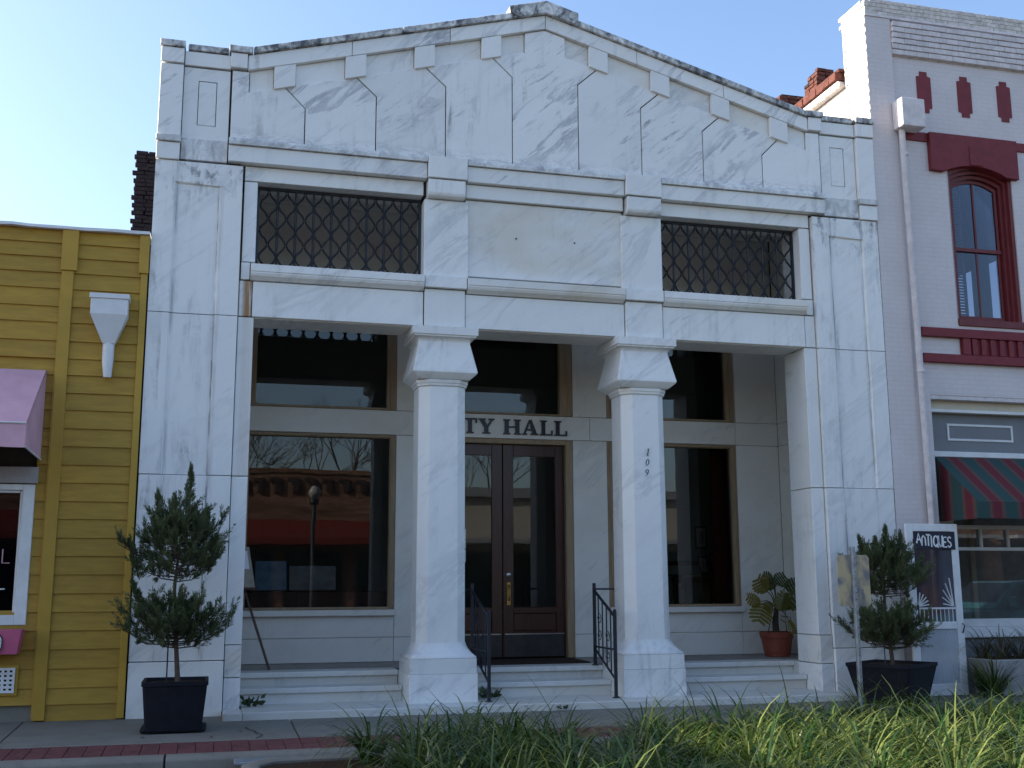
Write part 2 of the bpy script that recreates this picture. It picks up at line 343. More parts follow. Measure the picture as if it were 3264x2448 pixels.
# planting bed with its own kerb
bed = struct(MB().prism([(-3.75, -3.2), (-3.3, -3.12), (9, -3.12), (9, -8.5), (-2.9, -8.5), (-3.7, -6)], -.4, -.14, 'z').build('planting_bed', 'soil'))
pts = [(9, -3.04), (-3.3, -3.04), (-3.66, -3.10), (-3.85, -3.35), (-3.86, -3.9), (-3.83, -6), (-3.0, -8.6)]
m = MB(); rings = []
for i, p in enumerate(pts):
    a = Vector(pts[max(i - 1, 0)]); b = Vector(pts[min(i + 1, len(pts) - 1)]); d = (b - a).normalized(); nn = Vector((d.y, -d.x))
    q = Vector(p); prof = [(.09, -.4), (.08, -.12), (.05, -.105), (-.05, -.105), (-.08, -.12), (-.09, -.4)]
    rings.append([(q.x + nn.x * u, q.y + nn.y * u, z) for u, z in prof])
struct(m.loft(rings).build('bed_kerb', 'concrete', None, 0, 30))
struct(box('far_sidewalk', -60, 60, -30, -21.5, -.45, -.14, 'concrete'))

# ------------------------------------------------------------------ city hall
CH = thing('city_hall', (0, 0, 0), 'white marble city hall front with low gable, two columns and recessed porch', 'building')
def both(f):
    for s in (-1, 1): f(s)
def sx(s, a, b): return (a, b) if s > 0 else (-b, -a)
# piers
def pier(s):
    x0, x1 = sx(s, 4.10, 5.12); core = box('pier', x0, x1, .05, .60, -.2, 6.9, 'mortar', CH)
    a, b = sx(s, 4.063, 5.15)
    slab(a, b, -.1, .605, -.018, .3, core, 'marble_veined'); slab(a, b, .605, 2.81, 0, .3, core, 'marble_pier')
    def rec(z0, z1, panel_top=None):
        if s > 0: X = [4.063, 4.33, 4.355, 4.875, 4.90, 5.15]
        else: X = [-5.15, -4.90, -4.875, -4.355, -4.33, -4.063]
        Y = [0, 0, .028, .028, 0, 0]; m = MB(); zt = panel_top or z1
        g = .005; XX = [X[0] + g] + X[1:5] + [X[5] - g]
        ring = list(zip(XX, Y)) + [(XX[5], .3), (XX[0], .3)]
        m.prism(ring, z0 + g, zt - (g if not panel_top else 0), 'z')
        if panel_top:
            top = zt + .025
            m.add([(XX[1], 0, zt), (XX[2], .028, zt), (XX[3], .028, zt), (XX[4], 0, zt), (XX[4], 0, top), (XX[1], 0, top)], [(0, 1, 2, 3, 4, 5)])
            m.box(XX[0], XX[5], 0, .3, top + .0005, z1 - g); m.box(XX[0], XX[1], 0, .29, zt, top); m.box(XX[4], XX[5], 0, .29, zt, top)
        m.build('marble_slab', 'marble_stained' if panel_top else 'marble_pier', core)
    rec(2.81, 4.82); rec(4.82, 6.80, 6.50)
    # inner jamb strip with plinth, side face towards the porch
    j0, j1 = sx(s, 3.86, 4.063)
    slab(j0, j1, -.1, .40, .02, .66, core, 'marble_veined'); slab(j0, j1, .40, .782, .03, .655, core, 'marble_warm'); 
    slab(j0, j1, .782, 2.81, .054, .65, core, 'marble'); slab(j0, j1, 2.81, 4.825, .054, .65, core, 'marble_rust_faint' if s < 0 else 'marble')
    # attic above the pier
    at = box('attic', *sx(s, 4.2, 5.12), .06, .55, 6.9, 8.30, 'mortar', CH)
    e0, e1 = sx(s, 4.855, 5.15); p0, p1 = sx(s, 4.27, 4.855)
    slab(e0, e1, 6.80, 7.03, -.035, .3, at, 'marble'); slab(*sx(s, 4.845, 5.16), 7.03, 7.12, -.065, .3, at, 'marble_ledge')
    slab(p0, p1, 6.82, 7.115, .0, .3, at, 'marble_ledge'); slab(e0, e1, 7.12, 8.09, -.03, .3, at, 'marble_veined')
    i0, i1 = sx(s, 4.435, 4.67)
    fr = MB(); g = .005
    fr.box(p0 + g, i0, .03, .3, 7.12, 8.085); fr.box(i1, p1 - g, .03, .3, 7.12, 8.085); fr.box(i0, i1, .03, .3, 7.12, 7.305); fr.box(i0, i1, .03, .3, 7.915, 8.085)
    fr.build('marble_slab', 'marble', at); slab(i0, i1, 7.305, 7.915, .033, .3, at, 'marble', gap=.008)
    slab(e0, e1, 8.10, 8.31, -.05, .35, at, 'marble'); slab(*sx(s, 4.845, 5.165), 8.31, 8.405, -.075, .58, at, 'marble_coping', 'coping_stone')
    slab(p0, p1, 8.10, 8.30, .0, .35, at, 'marble'); slab(*sx(s, 4.30, 4.82), 8.305, 8.395, -.02, .58, at, 'marble_coping', 'coping_stone')
both(pier)
# gable
SLP = .273
Lf = lambda x: 9.21 - SLP * abs(x); Lc = lambda x: 9.42 - SLP * abs(x); Lr = lambda x: Lf(x) - .29
gc = MB().prism([(-4.25, 6.86), (4.25, 6.86), (4.25, 8.25), (0, 9.36), (-4.25, 8.25)], .07, .5).build('gable_wall', 'mortar', CH)
xd = [.775, 1.715, 2.653, 3.58]; xv = [.48, 1.42, 2.368, 3.305]; zm = [8.44, 8.192, 7.942, 7.667]
pslab([(-.48, 7.15), (.48, 7.15), (.48, zm[0]), (.775, Lr(.775)), (.30, Lr(.30)), (.30, Lf(.3)), (0, Lf(0)), (-.30, Lf(.3)), (-.30, Lr(.3)), (-.775, Lr(.775)), (-.48, zm[0])], .0, .2, gc, 'marble_gable', 'marble_panel', .007)
def gable(s):
    for k in range(3):
        P = [(xv[k], 7.15), (xv[k + 1], 7.15), (xv[k + 1], zm[k + 1]), (xd[k + 1], Lr(xd[k + 1])), (xd[k], Lr(xd[k])), (xv[k], zm[k])]
        pslab([(s * x, z) for x, z in P], .0 + .002 * k, .2, gc, 'marble_gable', 'marble_panel', .007)
    P = [(3.305, 7.15), (4.255, 7.15), (4.255, 8.10), (4.03, 8.10), (4.03, Lr(4.03)), (3.58, Lr(3.58)), (3.305, zm[3])]
    pslab([(s * x, z) for x, z in P], .0, .2, gc, 'marble_gable', 'marble_panel', .007)
    edges = [.30] + [e for d in (.785, 1.722, 2.655, 3.582) for e in (d - .142, d + .142)] + [4.03]
    for i in range(0, 10, 2):
        a, b = edges[i], edges[i + 1]
        pslab([(s * x, z) for x, z in ((a, Lr(a)), (b, Lr(b)), (b, Lf(b)), (a, Lf(a)))], .035, .2, gc, 'marble_warm', 'recessed_panel', .003, 0)
    for d in (.785, 1.722, 2.655, 3.582):
        a, b = d - .142, d + .142; f = lambda x: Lf(x) - .318
        pslab([(s * x, z) for x, z in ((a, f(a)), (b, f(b)), (b, Lf(b)), (a, Lf(a)))], -.040, .18, gc, 'marble', 'dentil', .004)
    for a, b in ((0, 1.37), (1.37, 2.71), (2.71, 4.055)):
        pslab([(s * x, z) for x, z in ((a, Lf(a)), (b, Lf(b)), (b, Lc(b)), (a, Lc(a)))], -.038, .3, gc, 'marble_gable', 'frieze_slab', .004)
    c = lambda x: Lc(x) + .092
    for a, b in ((.40, 2.03), (2.03, 3.995)):
        pslab([(s * x, z) for x, z in ((a, Lc(a)), (b, Lc(b)), (b, c(b)), (a, c(a)))], -.085, .58, gc, 'marble_coping', 'coping_stone', .004)
    slab(*sx(s, 4.06, 4.28), 8.115, 8.325, -.055, .3, gc, 'marble', 'frieze_slab'); slab(*sx(s, 3.995, 4.305), 8.325, 8.42, -.085, .58, gc, 'marble_coping', 'coping_stone')
    slab(*sx(s, 4.03, 4.06), 8.11, 8.3, -.02, .3, gc, 'marble', 'frieze_slab', .001, 0)
both(gable)
c1 = lambda x: Lc(x) + .185
MB().prism([(-.53, Lc(.53) + .09), (-.40, Lc(.4)), (0, Lc(0)), (.40, Lc(.40)), (.47, Lc(.47) + .09), (.47, c1(.47)), (0, c1(0)), (-.54, c1(.54))], -.11, .6).build('apex_stone', 'marble_coping', gc, .006)
# entablature
en = box('entablature', -4.1, 4.1, .11, .58, 6.64, 7.1, 'mortar', CH)
for a, b in ((-4.265, -1.672), (-1.128, 1.128), (1.672, 4.265)):
    MB().prism([(-.095, 7.058), (-.095, 7.105), (-.075, 7.145), (.25, 7.16), (.25, 7.058)], a + .004, b - .004, 'x').build('cornice_slab', 'marble_ledge', en)
    slab(a, b, 6.832, 7.056, -.055, .25, en, 'marble_veined', 'fascia_slab')
for s in (-1, 1):
    slab(*sx(s, 1.128, 1.672), 6.837, 7.15, -.105, .25, en, 'marble', 'frieze_block')
    x0, x1 = sx(s, 1.155, 1.66)
    MB().prism([(-.085, 6.825), (-.085, 6.64), (-.07, 6.605), (-.035, 6.587), (.2, 6.587), (.2, 6.825)], x0, x1, 'x').build('corbel', 'marble_veined', en, .006)
    slab(*sx(s, 1.70, 4.045), 6.625, 6.83, .06, .55, en, 'marble', 'marble_slab'); 
slab(-1.13, 1.13, 6.63, 6.83, .02, .5, en, 'marble')
wc = box('upper_wall', -1.66, 1.66, .14, .56, 4.86, 6.63, 'mortar', CH)
box('upper_wall', -4.05, -3.89, .14, .56, 4.86, 6.62, 'mortar', CH); box('upper_wall', 3.89, 4.05, .14, .56, 4.86, 6.62, 'mortar', CH)
lc = box('lintel', -4.05, 4.05, .12, .60, 4.86, 5.40, 'mortar', CH)
slab(-1.13, 1.13, 5.55, 6.625, .075, .3, wc, 'marble_warm')
MB().tube([(-.415, .076, 6.13), (-.415, .066, 6.13)], .012, 8).build('bolt', 'mortar', wc); MB().tube([(.42, .076, 6.13), (.42, .066, 6.13)], .012, 8).build('bolt', 'mortar', wc)
def upper(s):
    slab(*sx(s, 1.09, 1.70), 5.515, 6.58, .03, .585, wc, 'marble_veined'); slab(*sx(s, 1.115, 1.69), 5.345, 5.513, -.03, .585, wc, 'marble_ledge' if False else 'marble')
    slab(*sx(s, 1.13, 1.685), 4.83, 5.342, .03, .4, lc, 'marble'); slab(*sx(s, 3.87, 4.045), 5.545, 6.62, .06, .585, lc, 'marble')
    slab(*sx(s, 3.93, 4.05), 5.31, 5.543, .06, .5, lc, 'marble')
    slab(*sx(s, 1.69, 3.895), 4.83, 5.30, .054, .4, lc, 'marble'); slab(*sx(s, 3.895, 4.06), 4.83, 5.30, .056, .4, lc, 'marble_rust' if s < 0 else 'marble')
both(upper)
slab(-1.13, 1.13, 4.83, 5.30, .054, .4, lc, 'marble')
for a, b in ((-3.925, -1.695), (-1.11, 1.11), (1.695, 3.895)):
    sp = [(-.055, 5.50), (-.055, 5.405), (-.043, 5.40), (-.046, 5.385), (-.03, 5.35), (.005, 5.325), (.03, 5.305), (.5, 5.305), (.5, 5.535), (.1, 5.53)]
    MB().prism(sp, a, b, 'x').build('sill_stone', 'marble_warm', lc, .003)
slab(-3.86, 3.86, 4.822, 4.86, .10, .645, lc, 'marble_warm', 'soffit_slab', .0)
box('beam_back', -4.05, 4.05, .60, .64, 4.862, 5.52, 'plaster', CH)
# grilles: bars, ogee wires and frame
def grille(s):
    x0, x1 = sx(s, 1.705, 3.868); z0, z1 = 5.535, 6.62; y = .26
    g = MB(); g.box(x0, x0 + .03, y - .02, y + .02, z0, z1); g.box(x1 - .03, x1, y - .02, y + .02, z0, z1); g.box(x0 + .03, x1 - .03, y - .02, y + .02, z0, z0 + .03); g.box(x0 + .03, x1 - .03, y - .02, y + .02, z1 - .03, z1)
    fr = g.build('grille', 'iron', CH); n = 9; pw = (x1 - x0 - .06) / n
    for i in range(1, n): MB().tube([(x0 + .03 + pw * i, y, z0), (x0 + .03 + pw * i, y, z1)], .0150, 6).build('bar', 'iron', fr)
    per = .352
    for i in range(2 * n):
        xa = x0 + .03 + pw / 2 * i; xb = xa + pw / 2
        lo = xa + .010; hi = xb - .010
        ph = 0 if i % 2 == 0 else math.pi
        P = []
        for k in range(34):
            z = z0 + .01 + (z1 - z0 - .02) * k / 33; c = math.cos(6.28319 * (z1 - .235 - z) / per + ph)
            c = math.copysign(abs(c) ** .85, c)
            P.append((lo + (hi - lo) * (.5 - .5 * c), y - .012, z))
        MB().tube(P, .0135, 6).build('ogee_wire', 'iron', fr, 0, 60)
    box('grille_backing', x0, x1, .30, .31, z1 - .01, z1 + .015, 'mortar', fr)
both(grille)
# columns
def sq(h, z, cx, cy, ch=0.0):
    if ch == 0: ch = .0001
    P = [(-h + ch, -h), (h - ch, -h), (h, -h + ch), (h, h - ch), (h - ch, h), (-h + ch, h), (-h, h - ch), (-h, -h + ch)]
    return [(cx + a, cy + b, z) for a, b in P]
for s in (-1, 1):
    cx, cy = 1.405 * s, .385
    sh = MB().loft([sq(.318, .765, cx, cy, .125), sq(.310, 4.06, cx, cy, .125)]).build('column', 'marble', CH, .004)
    pl = MB().loft([sq(.437, .02, cx, cy, .006), sq(.435, .39, cx, cy, .006)]).build('plinth', 'marble_veined', sh)
    MB().loft([sq(.424, .393, cx, cy, .006), sq(.422, .575, cx, cy, .006)]).build('plinth', 'marble_veined', sh)
    MB().loft([sq(.420, .578, cx, cy, .02), sq(.420, .596, cx, cy, .02), sq(.375, .64, cx, cy, .05), sq(.343, .69, cx, cy, .085), sq(.326, .74, cx, cy, .115), sq(.322, .767, cx, cy, .12)]).build('base_moulding', 'marble_veined', sh, 0, 50)
    MB().loft([sq(.320, 4.045, cx, cy, .125), sq(.330, 4.055, cx, cy, .13), sq(.332, 4.085, cx, cy, .13), sq(.342, 4.088, cx, cy, .135), sq(.344, 4.130, cx, cy, .135), sq(.30, 4.14, cx, cy, .12)]).build('collar', 'marble_warm', sh)
    MB().loft([sq(.345, 4.135, cx, cy, .01), sq(.418, 4.200, cx, cy, .012), sq(.428, 4.215, cx, cy, .012), sq(.428, 4.235, cx, cy, .012), sq(.424, 4.255, cx, cy, .012), sq(.345, 4.61, cx, cy, .010), sq(.343, 4.64, cx, cy, .010), sq(.356, 4.668, cx, cy, .010), sq(.388, 4.69, cx, cy, .010)]).build('capital', 'marble_veined', sh, 0, 28)
    MB().loft([sq(.400, 4.692, cx, cy), sq(.410, 4.692, cx, cy), sq(.412, 4.715, cx, cy), sq(.434, 4.717, cx, cy), sq(.436, 4.819, cx, cy)]).build('abacus', 'marble', sh)
    if s > 0: COL2 = sh
# steps and porch floor
fl = box('porch_floor', -4.6, 4.6, .86, 2.6, .1, .388, 'mortar', CH)
slab(-3.84, 3.84, -.2, .045, -.47, .5, CH, 'marble_step', 'step', 0, .01)
box('step_riser', -4.03, 4.03, -.43, .5, -.25, .0, 'marble_step', CH, .004)
slab(-4.06, -3.842, -.2, .042, -.47, -.02, CH, 'marble_step', 'step', .002, .01); slab(3.842, 4.06, -.2, .042, -.47, -.02, CH, 'marble_step', 'step', .002, .01)
for (a, b) in ((-3.855, -1.85), (-.965, .965), (1.85, 3.855)):
    box('step_riser', a, b, .445, .80, .03, .165, 'marble_step', CH, .003); box('step', a, b, .40, .80, .167, .235, 'marble_step', CH, .010, seg=2)
    box('step_riser', a, b, .79, 1.0, .2, .332, 'marble_step', CH, .003); box('step', a, b, .742, 1.15, .334, .402, 'marble_step', CH, .010, seg=2)
for s in (-1, 1): box('step', *sx(s, 3.857, 4.615), .662, 1.15, .10, .399, 'marble_step', CH, .004)
box('step_core', -3.85, 3.85, .48, 1.0, 0, .16, 'mortar', CH)
for i in range(6):
    slab(-4.62 + 1.54 * i, -4.62 + 1.54 * (i + 1), .33, .40, 1.152, 2.45, CH, 'porch_stone', 'floor_slab', .003, .003)
# porch back wall
YB = 2.37
bw = box('porch_back_wall', -4.62, -3.87, YB + .04, YB + .3, .3, 7.4, 'plaster', CH)
for a, b in ((3.87, 4.62), (-1.66, -1.11), (1.11, 1.66)): box('porch_back_wall', a, b, YB + .04, YB + .3, .3, 7.4, 'plaster', CH)
box('porch_back_wall', -3.87, 3.87, YB + .02, YB + .3, 5.95, 7.4, 'plaster', CH)
for a, b in ((-3.87, -1.66), (1.66, 3.87)): box('porch_back_wall', a, b, YB + .04, YB + .3, .3, 1.05, 'plaster', CH); box('porch_back_wall', a, b, YB + .04, YB + .25, 3.69, 4.06, 'plaster', CH)
box('porch_back_wall', -1.11, 1.11, YB + .04, YB + .25, 3.685, 4.055, 'plaster', CH)
def bslab(x0, x1, z0, z1, dy=0, mat='marble_porch'): slab(x0, x1, z0, z1, YB - dy, YB + .1, bw, mat, 'marble_slab', .003, .003)
for s in (-1, 1):
    bslab(*sx(s, 3.865, 4.62), .40, .745); bslab(*sx(s, 3.865, 4.62), .745, 3.688); bslab(*sx(s, 3.865, 4.62), 3.688, 4.057); bslab(*sx(s, 3.875, 4.62), 4.057, 5.95)
    bslab(*sx(s, 1.66, 3.865), .40, .745); bslab(*sx(s, 1.66, 3.865), .745, 1.05)
    bslab(*sx(s, 1.10, 1.66), .40, .745); bslab(*sx(s, 1.10, 1.66), .745, 3.688); bslab(*sx(s, 1.105, 1.665), 4.057, 5.95)
    bslab(*sx(s, 1.38, 3.865), 3.69, 4.055)
    x0, x1 = sx(s, 4.62, 4.70)
    for za, zb in ((.40, .745), (.745, 3.688), (3.688, 4.057), (4.057, 7.3)): box('marble_slab', x0, x1, .64, YB - .003, za + .003, zb - .003, 'marble_porch', bw, .002)
bslab(-1.38, 1.38, 3.688, 4.055)
box('porch_ceiling', -4.7, 4.7, .5, YB + .1, 7.3, 7.4, 'plaster', CH); box('ceiling_moulding', -4.6, 4.6, YB - .10, YB + .018, 7.14, 7.298, 'plaster', CH, .02)
box('inner_wall_face', -4.6, 4.6, .56, .60, 6.64, 7.3, 'plaster', CH)
def window(s, z0, z1, fw, low):
    x0, x1 = sx(s, 1.665, 3.865); y = YB + .012
    g = MB(); g.box(x0, x0 + fw, y, y + .12, z0, z1); g.box(x1 - fw, x1, y, y + .12, z0, z1); g.box(x0 + fw, x1 - fw, y, y + .12, z1 - .05, z1); g.box(x0 + fw, x1 - fw, y, y + .12, z0, z0 + .035)
    fr = g.build('window', 'wood_tan', CH, .006)
    g = MB(); t = .028; X0, X1, Z0, Z1 = x0 + fw * .45, x1 - fw * .45, z0 + .018, z1 - .024
    g.box(X0, X0 + t, y - .018, y - .001, Z0, Z1); g.box(X1 - t, X1, y - .018, y - .001, Z0, Z1); g.box(X0 + t, X1 - t, y - .018, y - .001, Z1 - t * .6, Z1)
    g.build('moulding', 'wood_tan', fr, .004)
    box('pane', x0 + fw * .8, x1 - fw * .8, y + .075, y + .081, z0 + .02, z1 - .03, 'glass', fr)
    if low: box('sill', x0 - .012, x1 + .012, YB - .085, YB + .1, z0 - .09, z0 - .003, 'marble_porch', fr, .008)
for s in (-1, 1): window(s, 1.14, 3.685, .085, True); window(s, 4.06, 5.95, .14, False)
# door surround, transom and the pair of doors
g = MB(); y = YB + .01
g.box(-1.10, -.985, y, y + .2, .40, 3.683); g.box(.985, 1.10, y, y + .2, .40, 3.683); g.box(-.985, .985, y, y + .2, 3.61, 3.683)
df = g.build('door_frame', 'wood_tan', CH, .008)
g = MB(); g.box(-1.105, -.90, y, y + .14, 4.06, 5.95); g.box(.90, 1.105, y, y + .14, 4.06, 5.95); g.box(-.9, .9, y, y + .14, 4.06, 4.09); g.box(-.9, .9, y, y + .14, 5.9, 5.95)
tf = g.build('transom_window', 'wood_tan', CH, .006); box('pane', -.93, .93, y + .09, y + .096, 4.07, 5.93, 'glass', tf)
for s in (-1, 1):
    y = YB + .10; a = .006; b = .982
    st = MB(); f = lambda u, v: sx(s, u, v)
    st.box(*f(a, .17), y, y + .05, .415, 3.605); st.box(*f(.84, b), y, y + .05, .415, 3.605); st.box(*f(.17, .84), y, y + .05, 3.43, 3.605); st.box(*f(.17, .84), y, y + .05, 1.06, 1.15); st.box(*f(.17, .84), y, y + .05, .415, .80)
    d = st.build('door', 'wood_door', CH, .006)
    box('panel', *f(.172, .838), y + .015, y + .04, .802, 1.058, 'wood_door', d, .01)
    box('pane', *f(.168, .842), y + .02, y + .026, 1.148, 3.432, 'glass', d)
    box('kickplate', *f(.03, b - .02), y - .006, y - .001, .425, .745, 'kickplate', d, .002); box('kick_strip', *f(.03, b - .02), y - .010, y - .001, .747, .765, 'steel', d, .002)
    if s > 0:
        lk = MB().lathe([(.0, 0), (.032, 0), (.034, .008), (.024, .016), (.0, .018)], (0, 0, 0), 16).build('lock', 'steel', d, 0, 40)
        lk.rotation_euler = (R(90), 0, 0); lk.location = (.09, y - .001, 1.63)
        box('handle_plate', .06, .12, y - .008, y - .001, 1.18, 1.52, 'brass', d, .004)
        MB().tube([(.09, y - .01, 1.48), (.09, y - .06, 1.45), (.09, y - .06, 1.28), (.09, y - .01, 1.25)], .011, 8).build('handle', 'brass', d, 0, 60)
for k, (za, zb) in enumerate(((2.16, 2.31), (2.02, 2.15), (1.82, 2.0))): box('notice', -.75, -.575, YB + .085, YB + .088, za, zb, 'paper', CH)
# lettering on the band over the door (serif capitals)
def letter(ch, x, z, h, wd, y, parent, mat='letter_black', dep=.03):
    m = MB(); t = .28 * wd; th = .09 * h; sf = .10 * wd; Y0, Y1 = y - dep, y
    def bx(a, b, c, d): m.box(x + a, x + b, Y0, Y1, z + c, z + d)
    if ch == 'I': bx(wd * .36, wd * .64, th, h - th); bx(wd * .2, wd * .8, 0, th); bx(wd * .2, wd * .8, h - th, h)
    if ch == 'T':
        bx(wd * .37, wd * .63, th, h - th); bx(wd * .24, wd * .76, 0, th); bx(0, wd, h - th, h); bx(0, .09 * wd, h * .68, h - th); bx(.91 * wd, wd, h * .68, h - th)
    if ch == 'H':
        for o in (0, .66 * wd): bx(o + .05 * wd, o + .29 * wd, th, h - th); bx(o - .04 * wd, o + .38 * wd, 0, th); bx(o - .04 * wd, o + .38 * wd, h - th, h)
        bx(.29 * wd, .71 * wd, h * .45, h * .45 + th)
    if ch == 'L':
        bx(.12 * wd, .40 * wd, th, h - th); bx(0, .54 * wd, h - th, h); bx(0, wd, 0, th); bx(.90 * wd, wd, th, h * .34); 
    if ch == 'A':
        m.prism([(x + .08 * wd, z + th), (x + .20 * wd, z + th), (x + .52 * wd, z + h), (x + .42 * wd, z + h)], Y0, Y1)
        m.prism([(x + .62 * wd, z + th), (x + .90 * wd, z + th), (x + .58 * wd, z + h + .002), (x + .44 * wd, z + h + .002)], Y0 - .001, Y1)
        bx(.26 * wd, .70 * wd, h * .3, h * .3 + th); bx(0, .30 * wd, 0, th); bx(.52 * wd, 1.0 * wd, 0, th)
    if ch == 'Y':
        bx(.37 * wd, .63 * wd, th, h * .45); bx(.24 * wd, .76 * wd, 0, th)
        m.prism([(x + .37 * wd, z + .42 * h), (x + .63 * wd, z + .42 * h), (x + .36 * wd, z + h - th), (x + .06 * wd, z + h - th)], Y0 - .001, Y1)
        m.prism([(x + .47 * wd, z + .46 * h), (x + .63 * wd, z + .42 * h), (x + .93 * wd, z + h - th), (x + .80 * wd, z + h - th)], Y0 - .002, Y1)
        bx(-.02 * wd, .46 * wd, h - th, h); bx(.64 * wd, 1.04 * wd, h - th, h)
    if ch == 'C':
        rings = []
        for k in range(19):
            a = R(50 + 260 * k / 18); ro = .5; ri = .5 - (.10 + .18 * max(0, -math.cos(a)))
            P = [(x + wd * (.52 + q * math.cos(a)), Yq, z + h * (.5 + (.5 if q == ro else .5 - (.5 - ri) * .6) * math.sin(a))) for Yq in (Y0, Y1) for q in (ro, ri)]
            rings.append([P[0], P[1], P[3], P[2]])
        m.loft(rings); bx(.80 * wd, .88 * wd, .64 * h, .95 * h)
    return m.build('letter', mat, parent)
yl = YB - .002
for ch, x, wd in (('C', -1.02, .20), ('I', -.80, .14), ('T', -.645, .215), ('Y', -.40, .235), ('H', -.005, .255), ('A', .285, .255), ('L', .57, .20), ('L', .80, .205)):
    letter(ch, x, 3.75, .232, wd, yl, CH)
# stroke lettering: flat ribbons along polylines
def ribbon(m, pts, wd, y0, y1, org, sc=(1, 1), slant=0):
    P = [Vector((p[0] * sc[0] + p[1] * sc[1] * slant, p[1] * sc[1])) for p in pts]; L = []; Rr = []
    for i, p in enumerate(P):
        d = (P[min(i + 1, len(P) - 1)] - P[max(i - 1, 0)]); d = d.normalized() if d.length else Vector((1, 0)); n = Vector((-d.y, d.x))
        ww = wd[i] if isinstance(wd, (list, tuple)) else wd
        L.append(p + n * ww / 2); Rr.append(p - n * ww / 2)
    n = len(P); vs = [(org[0] + q.x, yy, org[1] + q.y) for yy in (y0, y1) for q in L + Rr]; fs = []
    for i in range(n - 1):
        fs += [(i, i + 1, n + i + 1, n + i), (2 * n + i, 3 * n + i, 3 * n + i + 1, 2 * n + i + 1), (i, 2 * n + i, 2 * n + i + 1, i + 1), (n + i, n + i + 1, 3 * n + i + 1, 3 * n + i)]
    fs += [(0, n, 3 * n, 2 * n), (n - 1, 3 * n - 1, 4 * n - 1, 2 * n - 1)]
    m.add(vs, fs)
def arc(cx, cy, rx, ry, a0, a1, n=12): return [(cx + rx * math.cos(R(a0 + (a1 - a0) * i / n)), cy + ry * math.sin(R(a0 + (a1 - a0) * i / n))) for i in range(n + 1)]
for dg, zc, dx in (('1', 3.252, .018), ('0', 3.112, .006), ('9', 2.972, -.006)):
    xc = 1.408 + dx; yp = .066
    pl = MB().prism([(xc - .040, zc - .057), (xc + .026, zc - .06), (xc + .038, zc + .055), (xc - .026, zc + .058)], yp - .004, yp).build('number_plate', 'white_plastic', COL2)
    m = MB(); y0, y1 = yp - .0065, yp - .0045
    if dg == '1': ribbon(m, [(0, -.045), (0, .045)], [.017, .013], y0, y1, (xc, zc), slant=.2); ribbon(m, [(-.014, .033), (0, .044)], .007, y0, y1, (xc, zc), slant=.2); ribbon(m, [(-.018, -.045), (.018, -.045)], .006, y0, y1, (xc, zc), slant=.2)
    if dg == '0':
        a = arc(0, 0, .019, .042, 0, 360, 20); ribbon(m, a, [.006 + .008 * abs(math.cos(6.2832 * i / 20)) for i in range(21)], y0, y1, (xc, zc), slant=.2)
    if dg == '9':
        a = arc(0, .016, .018, .026, 0, 360, 18); ribbon(m, a, [.006 + .008 * abs(math.cos(6.2832 * i / 18)) for i in range(19)], y0, y1, (xc, zc), slant=.2)
        ribbon(m, [(.018, .016), (.016, -.015), (.004, -.036), (-.014, -.043)], [.013, .012, .009, .006], y0, y1, (xc, zc), slant=.2)
    m.build('digit', 'letter_black', pl)
# body behind the front: side walls and roof
for s in (-1, 1): box('side_wall', *sx(s, 4.72, 5.12), .62, 16, -.2, 7.75, 'dark_brick', CH)
box('rear_wall', -5.12, 5.12, 16, 16.3, -.2, 7.75, 'dark_brick', CH); box('roof', -4.71, 4.71, 2.8, 15.95, 7.42, 7.5, 'roof_membrane', CH); box('roof', -4.71, 4.71, .62, 2.79, 7.42, 7.5, 'roof_membrane', CH)
# rooms behind the glass
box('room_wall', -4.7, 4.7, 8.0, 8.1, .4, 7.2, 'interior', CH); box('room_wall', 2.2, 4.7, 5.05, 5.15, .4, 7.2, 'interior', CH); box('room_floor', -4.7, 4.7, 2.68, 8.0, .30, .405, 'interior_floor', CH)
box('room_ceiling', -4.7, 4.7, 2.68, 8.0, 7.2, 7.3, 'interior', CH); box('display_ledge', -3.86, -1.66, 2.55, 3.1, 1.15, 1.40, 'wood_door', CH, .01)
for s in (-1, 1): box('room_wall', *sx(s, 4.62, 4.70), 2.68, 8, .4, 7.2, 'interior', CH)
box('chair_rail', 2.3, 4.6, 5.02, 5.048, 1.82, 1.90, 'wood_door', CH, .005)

# ------------------------------------------------------------------ yellow clapboard shop
YS = thing('yellow_shop', (-7, 0, 0), 'low yellow clapboard shop with pink awning beside the marble front', 'building')
box('wall', -16.9, -5.20, .10, .4, -.2, 5.72, 'mortar', YS); box('side_wall', -16.9, -16.6, .4, 12, -.2, 5.6, 'grey_wood', YS); box('roof', -16.9, -5.2, .4, 12, 5.45, 5.55, 'roof_membrane', YS); box('side_wall', -5.5, -5.2, .4, 12, -.2, 5.5, 'dark_brick', YS); box('rear_wall', -16.9, -5.2, 12, 12.2, -.2, 5.6, 'dark_brick', YS)
def board(x0, x1, z, h, y=.0):
    return MB().prism([(y - .012, z), (y + .012, z), (y + .09, z), (y + .09, z + h + .02), (y + .016, z + h + .02), (y + .010, z + h)], x0, x1, 'x').build('siding_board', 'yellow_siding', YS)
zs = [5.607, 5.428, 5.237, 5.036, 4.816, 4.619, 4.391, 4.177, 3.978, 3.76, 3.554, 3.333, 3.118, 2.899, 2.686, 2.468, 2.26, 2.041, 1.829, 1.617, 1.40, 1.19, .978, .768, .551, .337, .152, -.03]
tops = [5.76] + zs[:-1]
